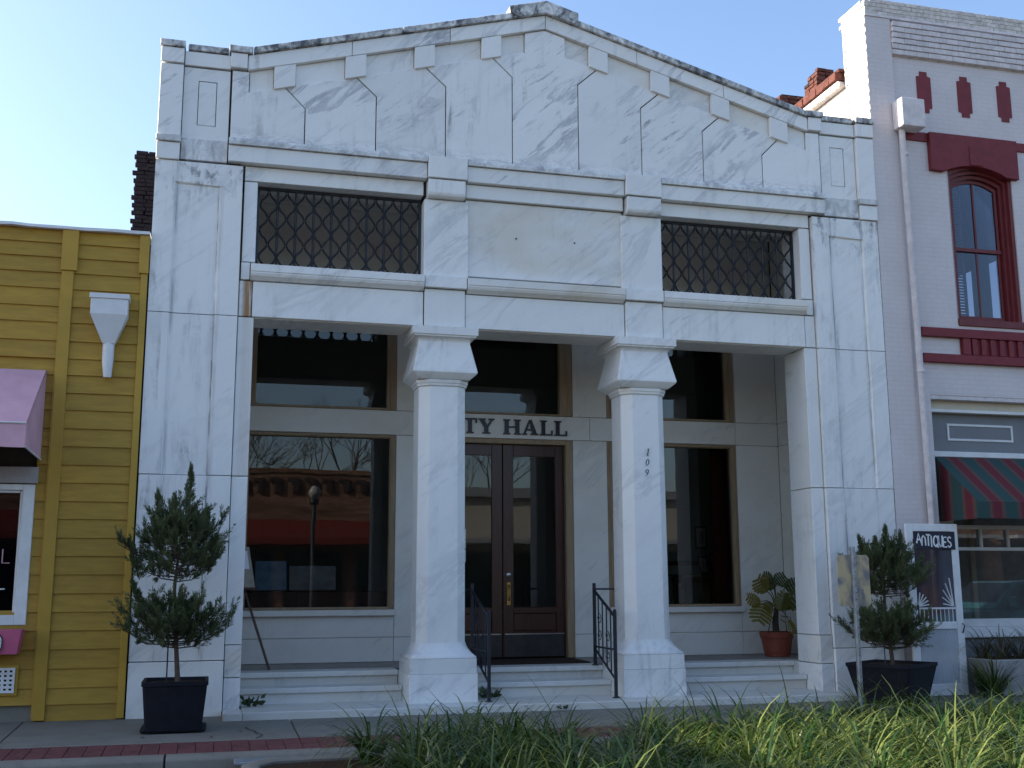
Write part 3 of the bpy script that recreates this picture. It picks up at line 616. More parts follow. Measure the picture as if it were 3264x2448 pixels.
for z, t in zip(zs, tops):
    board(-6.02, -5.245, z, t - z)
    if z > 4.0: board(-16.9, -6.155, z, t - z)
    elif z > 2.9: board(-16.9, -6.155, z, t - z, .02)
    elif z > .1:
        if z > .98: board(-6.29, -6.155, z, t - z, .02); board(-16.9, -7.9, z, t - z, .02)
        else: board(-16.9, -6.155, z, t - z, .02)
box('foundation', -16.9, -6.16, .06, .3, -.2, .145, 'concrete', YS); box('base_strip', -16.9, -6.16, .03, .1, .147, .20, 'grey_wood', YS)
box('corner_trim', -6.155, -6.02, -.035, .08, -.02, 5.26, 'yellow_trim', YS, .004); box('corner_trim', -6.17, -5.985, -.055, .08, 5.262, 5.775, 'yellow_trim', YS, .004); box('trim_strip', -6.165, -6.157, -.03, .08, 0, 5.2, 'yellow_trim', YS)
box('corner_trim', -5.243, -5.165, -.028, .08, -.02, 5.28, 'yellow_trim', YS, .004); box('corner_trim', -5.272, -5.158, -.05, .08, 5.282, 5.765, 'yellow_trim', YS, .004)
m = MB(); rings = []
for i in range(60):
    x = -16.9 + 11.74 * i / 59; dz = random.uniform(-.008, .012); rings.append([(x, -.075 + random.uniform(-.012, .012), 5.775 + dz), (x, -.07, 5.812 + dz), (x, .45, 5.84), (x, .45, 5.80)])
m.loft(rings).build('roof_flashing', 'white_metal', YS)
# leader head
sc = MB().box(-5.80, -5.345, -.24, -.012, 4.895, 4.955).box(-5.785, -5.36, -.225, -.012, 4.70, 4.895).build('leader_head', 'white_metal', YS, .004)
MB().loft([[(-5.785, -.225, 4.70), (-5.36, -.225, 4.70), (-5.36, -.012, 4.70), (-5.785, -.012, 4.70)], [(-5.637, -.13, 4.365), (-5.495, -.13, 4.365), (-5.495, -.012, 4.365), (-5.637, -.012, 4.365)]]).build('funnel', 'white_metal', sc)
MB().loft([[(-5.566 + .068 * math.cos(a), -.075 + .06 * math.sin(a), 4.37) for a in [i * .5236 for i in range(12)]], [(-5.566 + .066 * math.cos(a), -.075 + .06 * math.sin(a), 4.15) for a in [i * .5236 for i in range(12)]], [(-5.562 + .046 * math.cos(a), -.06 + .045 * math.sin(a), 3.955) for a in [i * .5236 for i in range(12)]]]).build('spout', 'white_metal', sc, 0, 50)
box('scupper_slot', -5.77, -5.36, -.02, .005, 4.957, 4.995, 'dark', sc)
# pink awning
aw = MB(); x0, x1 = -9.0, -6.25
prof = [(-.02, 4.02), (-1.22, 3.22), (-1.235, 2.955)]
for a, b in ((0, 1), (1, 2)):
    n = 14
    vs = []; fs = []
    for i in range(n + 1):
        x = x0 + (x1 - x0) * i / n; sag = .02 * math.sin(i * 2.2)
        vs += [(x, prof[a][0], prof[a][1]), (x, prof[b][0] + (sag if b == 2 else 0), prof[b][1] + (sag * .5 if b == 2 else 0))]
    for i in range(n): fs.append((2 * i, 2 * i + 1, 2 * i + 3, 2 * i + 2))
    aw.add(vs, fs)
for x in (x0, x1): aw.add([(x, -.02, 4.02), (x, -1.22, 3.22), (x, -1.235, 2.955), (x, -.6, 2.95), (x, -.02, 2.94)], [(0, 1, 2, 3, 4)])
ao = aw.build('awning', 'pink_canvas', YS)
sm = ao.modifiers.new('s', 'SOLIDIFY'); sm.thickness = .008
for xs_ in (-8.1, -7.2): MB().tube([(xs_, -.03, 4.018), (xs_, -1.22, 3.226), (xs_, -1.24, 2.96)], .006, 4).build('seam', 'pink_canvas', ao)
MB().tube([(x0, -1.225, 3.22), (x1, -1.225, 3.22)], .012, 6).build('awning_rail', 'white_metal', ao); MB().tube([(x1, -.02, 2.95), (x1, -1.23, 2.965)], .012, 6).build('awning_rail', 'white_metal', ao)
# shop window
g = MB(); X0, X1, Z0, Z1 = -7.85, -6.29, 1.045, 2.66; y = .0
g.box(X0, X0 + .13, y, y + .12, Z0, Z1); g.box(X1 - .13, X1, y, y + .12, Z0, Z1); g.box(X0 + .13, X1 - .13, y, y + .12, Z1 - .07, Z1); g.box(X0 + .13, X1 - .13, y, y + .12, Z0, Z0 + .115)
wn = g.build('window', 'white_paint', YS, .006); box('bead', X1 - .16, X1 - .132, y + .03, y + .1, Z0 + .12, Z1 - .075, 'white_paint', wn, .004); box('bead', X0 + .132, X1 - .165, y + .03, y + .1, Z1 - .10, Z1 - .072, 'white_paint', wn, .004)
box('lintel_board', X0 - .03, X1 + .025, -.04, .1, 2.67, 2.86, 'grey_wood', wn, .006); box('pane', X0 + .1, X1 - .1, y + .07, y + .076, Z0 + .1, Z1 - .05, 'glass_dark', wn)
box('window_backing', X0 + .06, X1 - .06, .62, .66, Z0 - .1, Z1 + .1, 'dark', wn)
m = MB(); ribbon(m, [(.0, .16), (0, 0), (.08, 0)], .012, .060, .068, (-6.60, 1.75)); m.build('neon_letter', 'pink_canvas', wn)
m = MB(); ribbon(m, [(-.3, 0), (.03, .004)], .014, .060, .068, (-6.58, 1.45)); m.build('neon_letter', 'white_plastic', wn)
# lattice vent
vt = box('vent', -6.75, -6.33, -.012, .02, .262, .60, 'yellow_trim', YS, .004); box('vent_hole', -6.72, -6.375, -.018, -.013, .30, .565, 'dark', vt)
for i in range(7): box('lattice_slat', -6.72 + .0575 * i - .014, -6.72 + .0575 * i + .014, -.030, -.020, .295, .57, 'white_paint', vt)
for i in range(6): box('lattice_slat', -6.734, -6.361, -.036, -.031, .295 + .05 * i, .323 + .05 * i, 'white_paint', vt)
# flower box
fb = thing('flower_box', (-7.0, -.16, .74), 'pink flower box hung under the yellow shop window', 'flower box')
MB().loft([[(-7.7, -.26, .74), (-6.33, -.26, .74), (-6.33, -.02, .74), (-7.7, -.02, .74)], [(-7.73, -.30, 1.0), (-6.285, -.30, 1.0), (-6.285, -.02, 1.0), (-7.73, -.02, 1.0)]], False).add([(-7.7, -.26, .75), (-6.33, -.26, .75), (-6.33, -.02, .75), (-7.7, -.02, .75)], [(0, 1, 2, 3)]).build('trough', 'pink_box', fb)
fb.children[0].modifiers.new('s', 'SOLIDIFY').thickness = .015
box('soil', -7.68, -6.33, -.27, -.05, .9, .955, 'soil', fb)
for wd, y0, mt in ((.075, -.304, 'letter_black'), (.052, -.308, 'white_plastic'), (.020, -.312, 'purple')):
    m = MB(); ribbon(m, arc(0, .06, .055, .06, 0, 360, 20), wd, y0, y0 + .003, (-6.565, .82)); ribbon(m, [(.055, .06), (.05, -.0), (.02, -.06), (-.03, -.09)], wd, y0 - .001, y0 + .002, (-6.565, .82)); m.build('numeral', mt, fb)

# ------------------------------------------------------------------ painted brick shop on the right
RB = thing('painted_brick_shop', (8, 0, 0), 'tall lilac painted brick shop with dark red arched window and trim', 'building')
XL = 5.157
box('wall', XL, 5.60, 0, .55, -.2, 10.12, 'lilac_brick', RB)                                     # corner pilaster
box('wall', 5.60, 6.47, .05, .55, 4.22, 9.50, 'lilac_brick', RB); box('wall', 7.62, 12.5, .05, .55, 4.22, 9.50, 'lilac_brick', RB)
box('wall', 6.47, 7.62, .05, .55, 4.22, 5.30, 'lilac_brick', RB); box('wall', 6.47, 7.62, .05, .55, 7.92, 9.50, 'lilac_brick', RB)
box('wall', 5.60, 12.5, .055, .55, 9.50, 10.10, 'lilac_brick', RB); box('wall', 5.60, 5.86, .004, .55, -.2, 4.22, 'lilac_brick', RB); box('wall', 12.2, 12.5, .0, .55, -.2, 4.22, 'lilac_brick', RB)
box('wall_cornice', XL - .005, 12.5, -.015, .05, 10.125, 10.165, 'lilac_paint', RB, .004)
# parapet courses and corbelled rows, brick by brick
bm_cache = {}
def brick(x, y, z, lx, ly, lz, mat, parent, jit=.003):
    k = (round(lx, 3), round(ly, 3), round(lz, 3), mat)
    if k not in bm_cache:
        o = MB().box(-lx / 2, lx / 2, -ly / 2, ly / 2, -lz / 2, lz / 2).build('brick', mat, parent, .005); bm_cache[k] = o.data
    else:
        o = bpy.data.objects.new('brick', bm_cache[k]); col.objects.link(o); o.parent = parent
    t = Vector((0, 0, 0)); q = parent
    while q is not None: t += q.location; q = q.parent
    o.location = Vector((x + random.uniform(-jit, jit), y + random.uniform(-jit, jit), z + random.uniform(-jit, jit) * .6)) - t
    o.rotation_euler = (random.uniform(-.01, .01), random.uniform(-.008, .008), random.uniform(-.012, .012))
    return o
par = box('parapet', XL + .02, 12.5, .01, .62, 10.16, 10.40, 'lilac_worn', RB)
for r in range(4):
    z = 10.195 + r * .068
    for i in range(17):
        x = XL + .105 + .212 * i + (.106 if r % 2 else 0)
        if x < 8.75: brick(x, .055, z, .207, .11, .064, 'lilac_worn', par, .002)
    for i in range(3): brick(XL + .05, .135 + .212 * i + (.07 if r % 2 else 0), z, .10, .204, .062, 'lilac_worn', par)
box('parapet_run', 8.86, 12.5, -.005, .1, 10.165, 10.43, 'lilac_brick', par)
co = box('corbel_table', 5.605, 12.5, .04, .3, 9.53, 10.11, 'lilac_worn', RB)
for r in range(6):
    z = 9.585 + r * .090
    for i in range(15):
        x = 5.712 + .214 * i - (.107 if r % 2 else 0)
        if i == 0 and r % 2: brick(x + .055, .035 - .008 * r, z, .102, .10, .080, 'lilac_paint', co, .001)
        else: brick(x, .035 - .008 * r, z, .212, .10, .080, 'lilac_paint', co, .002)
    box('brick_run', 5.606 + .214 * 15 - (.107 if r % 2 else 0), 12.5, -.015 - .008 * r, .085 - .008 * r, z - .040, z + .040, 'lilac_paint', co, .004)
# return wall seen over the roof, sunlit bricks
sw2 = box('return_wall', XL + .012, XL + .4, .56, 14, -.2, 9.22, 'lilac_worn', RB)
for r in range(28):
    z = 8.42 + .0705 * r
    if z > 10.14: break
    for i in range(4):
        yy = .105 + .205 * i + (.1 if r % 2 else 0)
        if yy > .62 - .05: continue
        brick(XL + .002, yy, z, .03, .200, .065, 'lilac_worn', sw2, .002)
box('wall', XL + .01, 5.7, .551, .66, 4, 10.16, 'lilac_worn', RB)
MB().prism([(.66, 9.24), (.70, 9.36), (2.2, 9.36), (14, 9.36), (14, 9.24)], XL - .10, XL + .4, 'x').build('coping_course', 'lilac_worn', RB, .02)
for i in range(28): brick(XL + .06, .80 + .21 * i, 9.44, .38, .2, .13, 'old_brick', sw2, .012)
box('coping_cap', XL - .08, XL + .35, .67, 14, 9.505, 9.56, 'old_brick', RB, .01)
def chimney(cx, cy, zb, wx, wy, rows, steps):
    ch = box('chimney', cx - wx / 2 + .03, cx + wx / 2 - .03, cy - wy / 2 + .03, cy + wy / 2 - .03, 8.5, zb + .072 * rows - .05, 'dark_brick', RB)
    for r in range(rows):
        gx = steps(r); X = wx / 2 + gx; Yh = wy / 2 + gx; z = zb + .072 * r
        n = max(2, round(2 * X / .2)); ln = 2 * X / n
        for i in range(n):
            if r == rows - 1 and random.random() < .45: continue
            brick(cx - X + ln * (i + .5), cy - Yh + .05, z, round(ln - .012, 3), .1, .062, random.choice(['old_brick', 'old_brick', 'dark_brick']), ch, .008)
        n = max(2, round(2 * (Yh - .1) / .2)); ln = 2 * (Yh - .1) / n
        for i in range(n):
            if r == rows - 1 and random.random() < .45: continue
            for sgn in (-1,): brick(cx + sgn * (X - .05), cy - Yh + .1 + ln * (i + .5), z, .1, round(ln - .012, 3), .062, random.choice(['old_brick', 'dark_brick', 'old_brick']), ch, .008)
chimney(6.25, 4.3, 9.55, .66, .5, 17, lambda r: (.06 if r > 13 else 0))
chimney(6.80, 4.1, 9.85, .34, .42, 20, lambda r: (.07 if 14 <= r <= 16 else .02 if r > 16 else 0))
box('roof', 5.56, 12.5, .6, 14, 8.6, 8.7, 'roof_membrane', RB); box('rear_wall', XL + .41, 12.5, 13.7, 14, -.2, 8.6, 'dark_brick', RB)
# stepped red insets
for k in range(6):
    x = 6.155 + .725 * k; m = MB(); P = [(-.065, 9.33), (.065, 9.33), (.065, 9.255), (.125, 9.245), (.125, 8.735), (.07, 8.725), (.07, 8.655), (-.07, 8.655), (-.07, 8.725), (-.125, 8.735), (-.125, 9.245), (-.065, 9.255)]
    m.prism([(x + a, b) for a, b in P], .038, .06).build('red_inset', 'red_paint', RB)
# downpipe and its box
bx = box('downpipe_box', 5.53, 5.93, -.26, -.004, 8.27, 8.72, 'lilac_paint', RB, .01)
P = [(5.62, -.085, 8.27), (5.625, -.085, 7.6), (5.66, -.075, 5.2), (5.68, -.075, 2.5), (5.68, -.075, .1)]
MB().tube(P, .047, 12).build('downpipe', 'lilac_paint', RB, 0, 50)
for z in (7.86, 4.52): MB().tube([(5.64 + .03 * (z < 5), -.08, z), (5.64 + .03 * (z < 5), -.08, z + .05)], .058, 12).build('pipe_collar', 'lilac_paint', RB)
# window hood, band, arched window
for a, b in ((5.74, 6.142), (7.712, 12.5)): box('red_band', a, b, .022, .1, 8.17, 8.315, 'red_paint', RB, .005)
def archz(x, z0, rise, c=6.93, hw=.56): return z0 + rise * (1 - ((x - c) / hw) ** 2)
N = 12; hx = [6.36 + (7.47 - 6.36) * i / N for i in range(N + 1)]
P = [(6.142, 7.71), (6.36, 7.70)] + [(x, archz(x, 7.70, .125, 6.915, .555)) for x in hx[1:-1]] + [(7.47, 7.69), (7.708, 7.68), (7.712, 8.315), (6.142, 8.315)]
MB().prism(P, -.03, .15).build('window_hood', 'red_paint', RB, .006); box('hood_keystone', 6.83, 7.06, -.045, -.029, 7.835, 8.14, 'red_paint', RB, .004)
def ring(x0, x1, zb, zt, rise, t, ya, yb):
    c = (x0 + x1) / 2; hw = (x1 - x0) / 2; n = 14
    O = [(x0, zb)] + [(x0 + 2 * hw * i / n, archz(x0 + 2 * hw * i / n, zt, rise, c, hw)) for i in range(n + 1)] + [(x1, zb)]
    I2 = [(x0 + t, zb)] + [(c + (xx - c) * (hw - t) / hw, zz - t) for xx, zz in O[1:-1]] + [(x1 - t, zb)]
    m = MB(); k = len(O); vs = [(p[0], yy, p[1]) for yy in (ya, yb) for p in O + I2]; fs = []
    for i in range(k - 1): fs += [(i, i + 1, k + i + 1, k + i), (k + i, k + i + 1, 3 * k + i + 1, 3 * k + i), (i, 2 * k + i, 2 * k + i + 1, i + 1)]
    m.add(vs, fs); return m
wf = ring(6.46, 7.61, 5.30, 7.73, .14, .05, .07, .3).build('window', 'red_wood', RB); ring(6.512, 7.56, 5.30, 7.68, .13, .05, .12, .3).build('casing', 'red_wood', wf); ring(6.563, 7.51, 5.30, 7.63, .12, .05, .17, .3).build('casing', 'red_wood', wf)
sa = ring(6.60, 7.44, 6.54, 7.57, .11, .045, .21, .25).build('sash', 'red_wood', wf); box('mullion', 7.005, 7.035, .215, .25, 6.56, 7.63, 'red_wood', wf); box('meeting_rail', 6.6, 7.45, .20, .25, 6.52, 6.575, 'red_wood', wf)
m = MB(); m.box(6.61, 6.655, .23, .27, 5.40, 6.52); m.box(7.40, 7.445, .23, .27, 5.40, 6.52); m.box(6.655, 7.40, .23, .27, 5.40, 5.50); m.build('sash', 'red_wood', wf); box('mullion', 7.005, 7.035, .235, .265, 5.5, 6.52, 'red_wood', wf)
box('pane', 6.62, 7.43, .240, .243, 5.45, 6.54, 'glass_dark', wf); P = [(6.62, 6.54), (7.43, 6.54)] + [(7.43 - .81 * i / 10, archz(7.43 - .81 * i / 10, 7.54, .10, 7.025, .405)) for i in range(11)]
MB().prism(P, .228, .231).build('pane', 'glass_dark', wf); box('window_sill', 6.47, 7.68, .02, .3, 5.29, 5.40, 'red_wood', wf, .006)
for i in range(3):
    x0 = 6.66 + .30 * (i % 3) if i < 2 else 7.28
    box('shutter_stile', 6.63, 6.67, .36, .39, 5.4, 7.6, 'white_paint', wf) if i == 0 else None
for i in range(46): box('louvre', 6.67, 6.86, .36, .375, 5.45 + .046 * i, 5.478 + .046 * i, 'white_paint', wf)
box('shutter_stile', 6.86, 6.90, .36, .39, 5.4, 7.6, 'white_paint', wf); box('curtain', 7.05, 7.38, .42, .43, 5.4, 7.6, 'interior', wf); box('room_back', 6.3, 7.8, 2.4, 2.5, 5, 8, 'dark', wf)
box('wall', 6.462, 6.475, .05, .5, 5.3, 7.7, 'lilac_brick', RB)
# sill bands with little arcade between
box('red_band', 5.77, 12.5, -.03, .1, 5.09, 5.225, 'red_paint', RB, .006); box('red_band', 5.77, 12.5, -.03, .1, 4.70, 4.83, 'red_paint', RB, .006)
box('red_panel', 6.46, 7.62, .02, .1, 4.832, 5.088, 'red_paint', RB)
for i in range(7): box('red_baluster', 6.475 + .160 * i, 6.475 + .160 * i + (.13 if i == 0 else .085), -.02, .03, 4.834, 5.086, 'red_paint', RB, .008)
# shopfront
box('beam_soffit', 5.86, 12.2, .06, .5, 4.16, 4.219, 'lilac_paint', RB); box('cornice_board', 5.862, 12.2, .20, .4, 3.985, 4.158, 'cream', RB, .006); box('cornice_bead', 5.862, 12.2, .17, .2, 3.985, 4.03, 'white_paint', RB, .006)
box('fascia_board', 5.862, 12.2, .30, .4, 3.41, 3.984, 'grey_board', RB); box('fascia_rail', 5.862, 12.2, .23, .35, 3.325, 3.408, 'white_paint', RB, .008)
for k in range(4):
    a = 6.31 + 1.5 * k; pf = MB(); pf.box(a, a + 1.15, .285, .3, 3.80, 3.835); pf.box(a, a + 1.15, .285, .3, 3.578, 3.612); pf.box(a, a + .035, .285, .3, 3.612, 3.80); pf.box(a + 1.115, a + 1.15, .285, .3, 3.612, 3.80); pf.build('panel_moulding', 'white_paint', RB, .004)
for i in range(40):
    if random.random() < .75: brick(5.853, .16, .15 + .1 * i, .03, .22, .068, 'lilac_paint', RB, .006)
def awn(x0, x1):
    me = bpy.data.meshes.new('awning'); y0, y1 = .22, -.68; zt, zm_, zb = 3.31, 2.59, 2.365
    V = []; F = []; U = []
    def quad(p, uv): o = len(V); V.extend(p); F.append(tuple(range(o, o + len(p)))); U.extend(uv)
    n = 12; per = .46
    for i in range(n):
        a = x0 + (x1 - x0) * i / n; b = x0 + (x1 - x0) * (i + 1) / n
        quad([(a, y0, zt), (b, y0, zt), (b, y1, zm_), (a, y1, zm_)], [((a - x0) / per + .0, 0), ((b - x0) / per, 0), ((b - x0) / per, 1), ((a - x0) / per, 1)])
        quad([(a, y1, zm_), (b, y1, zm_), (b, y1 - .01, zb), (a, y1 - .01, zb)], [((a - x0) / per, 0), ((b - x0) / per, 0), ((b - x0) / per, 1), ((a - x0) / per, 1)])
    for x in (x0, x1):
        P = [(x, y0, zt), (x, y1, zm_), (x, y1 - .01, zb), (x, y0, zb)]; quad(P, [(-(p[1] - y1) / per * .9 + .02, 0) for p in P])
    me.from_pydata(V, [], F); uv = me.uv_layers.new(name='UVMap')
    for pl in me.polygons:
        for li, vi in zip(pl.loop_indices, pl.vertices): uv.data[li].uv = U[vi]
    me.materials.append(MATS['awning_stripe']); o = bpy.data.objects.new('awning', me); col.objects.link(o); o.parent = RB; o.location = -RB.location
    o.modifiers.new('s', 'SOLIDIFY').thickness = .006; return o
awn(6.02, 10.2)
g = MB(); y = .36
g.box(5.87, 12.2, y - .06, y + .06, .855, .965); g.box(5.87, 12.2, y, y + .05, 1.955, 2.005); g.box(5.87, 12.2, y, y + .05, 2.27, 2.33); g.box(5.87, 6.36, y, y + .06, .965, 2.6)
for x in (6.82, 7.29, 7.75, 8.2): g.box(x - .02, x + .02, y, y + .04, 2.005, 2.27)
sf = g.build('shop_window', 'white_paint', RB, .005); box('pane', 6.30, 12.2, y + .048, y + .054, .96, 3.3, 'glass', sf)
box('stall_riser', 5.87, 12.2, y - .02, y + .2, -.2, .70, 'grey_board', RB); box('stall_sill', 5.87, 12.2, y - .10, y + .1, .70, .853, 'white_paint', RB, .008)
box('shop_back', 5.8, 12.2, 3.2, 3.3, -.1, 4.2, 'grey_wood', RB); box('shop_ceiling', 5.8, 12.2, .5, 3.2, 3.42, 3.5, 'grey_wood', RB); box('shop_floor', 5.6, 12.2, .6, 3.2, -.1, .75, 'interior_floor', RB); box('window_post', 7.05, 7.13, .95, 1.03, .75, 2.5, 'cream', RB); box('window_post', 6.62, 6.66, .95, 1.0, .75, 2.5, 'cream', RB)
box('inner_sill', 6.3, 9, .9, 1.1, .75, .95, 'cream', RB)
# lamp shade inside the shop
# ------------------------------------------------------------------ screen door with its sign
SD = thing('screen_door', (5.48, -.3, -.05), 'old white screen door standing by the shop, ANTIQUES board on top', 'door')
x0, x1, z0, z1, y0, y1 = 5.075, 5.905, -.035, 2.30, -.33, -.29
g = MB(); g.box(x0, x0 + .115, y0, y1, z0, z1); g.box(x1 - .11, x1, y0, y1, z0, z1); g.box(x0 + .115, x1 - .11, y0, y1, z1 - .105, z1); g.box(x0 + .115, x1 - .11, y0, y1, .855, .955); g.box(x0 + .115, x1 - .11, y0, y1, z0, .12)
fr = g.build('frame', 'white_paint', SD, .006); box('screen', x0 + .1, x1 - .1, -.312, -.309, .94, 2.21, 'glass_dark', SD)
m = MB(); n = 22
for i in range(n):
    a = x0 + .105 + (x1 - x0 - .205) * i / n; b = x0 + .105 + (x1 - x0 - .205) * (i + 1) / n; c = (a + b) / 2
    m.add([(a, -.305, .11), (c, -.318, .11), (b, -.305, .11), (a, -.305, .865), (c, -.318, .865), (b, -.305, .865)], [(0, 1, 4, 3), (1, 2, 5, 4)])
m.build('corrugated_panel', 'corrugate', SD)
box('rail', x0 + .118, x1 - .113, -.325, -.30, 1.125, 1.15, 'white_paint', SD)
for i in range(9): MB().tube([(x0 + .155 + .065 * i, -.31, .957), (x0 + .155 + .065 * i, -.31, 1.124)], .008, 6).build('spindle', 'white_paint', SD)
for s in (0, 1):
    cx = x0 + .118 if s == 0 else x1 - .113; sg = 1 if s == 0 else -1
    m = MB()
    for k in range(5):
        a = R(8 + 18 * k); L2 = .17 + (.10 if s else .02) * (k / 4)
        m.tube([(cx + sg * .02, -.31, 1.165), (cx + sg * (.02 + L2 * math.cos(a)), -.31, 1.165 + (L2 * 1.45 if s else L2) * math.sin(a))], .010, 5)
    m.build('fan_bracket', 'white_paint', SD)
sg = MB().box(x0 + .115, x1 - .06, -.345, -.332, 1.945, 2.195).build('sign_board', 'navy_sign', SD, .003)
ST = {'A': [[(0, 0), (.22, 1), (.5, 0)], [(.08, .38), (.42, .38)]], 'N': [[(.0, .0), (.05, .75), (.2, .95), (.42, .75), (.46, 0)]], 'T': [[(.25, 0), (.25, 1)], [(0, 1), (.5, .97)]], 'I': [[(.12, 0), (.12, 1)], [(0, 0), (.24, 0)], [(0, 1), (.24, 1)]],
      'Q': [arc(.25, .5, .25, .5, 90, 450, 14), [(.28, .2), (.5, -.1)]], 'U': [[(0, 1), (.02, .3), (.2, 0), (.4, .15), (.44, 1)], [(.44, 1), (.46, 0)]], 'E': [[(.42, 1), (0, 1), (0, 0), (.42, 0)], [(0, .5), (.34, .5)]], 'S': [[(.42, .85), (.25, 1), (.04, .85), (.08, .6), (.35, .42), (.42, .18), (.22, 0), (0, .15)]]}
xx = x0 + .15; zz = 2.00
for i, (ch, wd) in enumerate(zip('ANTIQUES', (.095, .085, .085, .05, .095, .085, .08, .085))):
    m = MB(); hh = .145 + .01 * ((i * 7) % 3 - 1)
    for k, st in enumerate(ST[ch]): ribbon(m, st, .021, -.3485 - .0006 * k, -.3455, (xx, zz - .0035 * i + (.03 if i == 0 else 0)), (wd * 1.6, hh))
    m.build('letter', 'white_plastic', sg); xx += wd * .86
MB().tube([(x1 - .03, -.335, .93), (x1 - .02, -.365, .90), (x1 - .03, -.335, .80)], .009, 6).build('handle', 'iron', SD)
for z in (2.02, 1.12): box('hinge', x0 + .10, x0 + .13, -.337, -.331, z, z + .07, 'iron', SD)
# ------------------------------------------------------------------ sign post seen from behind
SP = thing('sign_post', (2.70, -3.0, -.2), 'galvanised post with a weathered street sign seen from its back', 'sign')
px, py = 2.62, -2.95
MB().prism([(px - .03, py), (px - .018, py), (px - .012, py - .028), (px + .012, py - .028), (px + .018, py), (px + .03, py), (px + .03, py - .006), (px + .022, py - .006), (px + .015, py - .034), (px - .015, py - .034), (px - .022, py - .006), (px - .03, py - .006)], -.25, 1.88, 'z').build('post', 'galv', SP)
t = NT('sign_back'); n = t.noise(t.pos(False, (1.6, 1, .9)), 4.5, 5, .6, .5); t.color(t.mix(t.ramp(n, [(.42, 0), (.62, 1)]), (.50, .40, .24), (.16, .16, .19)), .5, .4, .15)
MB().prism([(px - .20, 1.26), (px - .17, 1.23), (px + .17, 1.23), (px + .20, 1.26), (px + .20, 1.76), (px + .17, 1.79), (px - .17, 1.79), (px - .20, 1.76)], py + .003, py + .008).build('sign_plate', 'sign_back', SP, .001)
for i in range(24): MB().tube([(px, py - .036, .03 + .075 * i), (px, py - .030, .03 + .075 * i)], .0055, 6).build('hole', 'dark', SP)
MB().tube([(px + .06, py - .02, .12), (px + .06, py - .02, .36)], .007, 6).build('bracket', 'iron', SP); 
# ------------------------------------------------------------------ hand rails on the steps
def rail(s, label):
    xb, xt = .84 * s, .86 * s; yb, yt = -.10, .76
    T = thing('handrail', (xb, yb, .045), label, 'railing')
    zt = .402
    MB().box(xb - .019, xb + .019, yb - .019, yb + .019, .046, 1.13).lathe([(0, 1.13), (.022, 1.13), (.024, 1.15), (.012, 1.165), (0, 1.168)], (xb, yb, 0), 10).build('post', 'iron', T); MB().lathe([(0, 0), (.05, 0), (.048, .010), (.022, .014), (0, .014)], (xb, yb, .046), 14).build('foot_plate', 'iron', T)
    MB().box(xt - .019, xt + .019, yt - .019, yt + .019, zt, 1.50).build('post', 'iron', T); MB().lathe([(0, 0), (.05, 0), (.048, .010), (.022, .014), (0, .014)], (xt, yt, zt), 14).build('foot_plate', 'iron', T)
    L = lambda f, za, zb: (xb + (xt - xb) * f, yb + (yt - yb) * f, za + (zb - za) * f)
    MB().tube([L(0, 1.07, 1.40), L(1, 1.07, 1.40)], .020, 6).build('top_rail', 'iron', T); MB().tube([L(0, .27, .62), L(1, .27, .62)], .016, 6).build('bottom_rail', 'iron', T); MB().tube([L(.12, .65, .65), L(1, .65, .65)], .013, 6).build('mid_rail', 'iron', T)
    MB().tube([(xt, yt, 1.42), (1.12 * s, .56, 1.42)], .014, 6).build('tie_bar', 'iron', T)
    for f in (.2, .4, .6, .8): MB().tube([L(f, .27, .62), L(f, 1.07, 1.40)], .010, 6).build('baluster', 'iron', T)
    for f0, zc, sc2 in ((.70, 1.02, 1), (.70, .82, -1), (.30, .80, 1), (.30, .55, -1)):
        P = []
        for k in range(26):
            a = k / 25 * 8.5; r = .085 * (1 - k / 32); f = f0 + r * math.cos(a) / .86; P.append((xb + (xt - xb) * f - .012 * s, yb + (yt - yb) * f, zc + sc2 * r * math.sin(a)))
        MB().tube(P, .0055, 5).build('scroll', 'iron', T)
    return T
rail(1, 'black iron handrail on the steps beside the column numbered 109'); rail(-1, 'black iron handrail on the steps beside the unnumbered left column')
mt = tag(MB().prism([(-.75, 1.22), (.95, 1.22), (.98, 2.2), (-.78, 2.2)], .4015, .416, 'z').build('door_mat', 'mat', None, .004), 'brown door mat lying in front of the wooden doors', 'mat')
# ------------------------------------------------------------------ easel and indoor odds and ends
EZ = thing('easel', (-3.8, 1.3, .4), 'wooden easel with notice board half hidden behind the left pier', 'easel')
MB().tube([(-3.47, 1.15, .402), (-3.86, 1.32, 1.55)], .017, 6).build('leg', 'wood_door', EZ); MB().tube([(-4.25, 1.15, .402), (-3.98, 1.32, 1.9)], .017, 6).build('leg', 'wood_door', EZ); MB().tube([(-3.95, 1.75, .402), (-3.95, 1.38, 1.85)], .017, 6).build('leg', 'wood_door', EZ)
MB().add([(-4.3, 1.22, 1.46), (-3.685, 1.22, 1.46), (-3.775, 1.36, 1.99), (-4.3, 1.36, 1.99), (-4.3, 1.25, 1.45), (-3.685, 1.25, 1.45), (-3.775, 1.385, 1.98), (-4.3, 1.385, 1.98)], [(0, 1, 2, 3), (4, 7, 6, 5), (0, 4, 5, 1), (1, 5, 6, 2), (2, 6, 7, 3), (3, 7, 4, 0)]).build('board', 'board_tan', EZ)
MB().add([(-4.1, 1.275, 1.70), (-3.765, 1.275, 1.70), (-3.80, 1.335, 1.94), (-4.1, 1.335, 1.94)], [(0, 1, 2, 3)]).build('notice', 'white_plastic', EZ); box('ledge', -4.3, -3.67, 1.17, 1.26, 1.43, 1.455, 'wood_door', EZ)
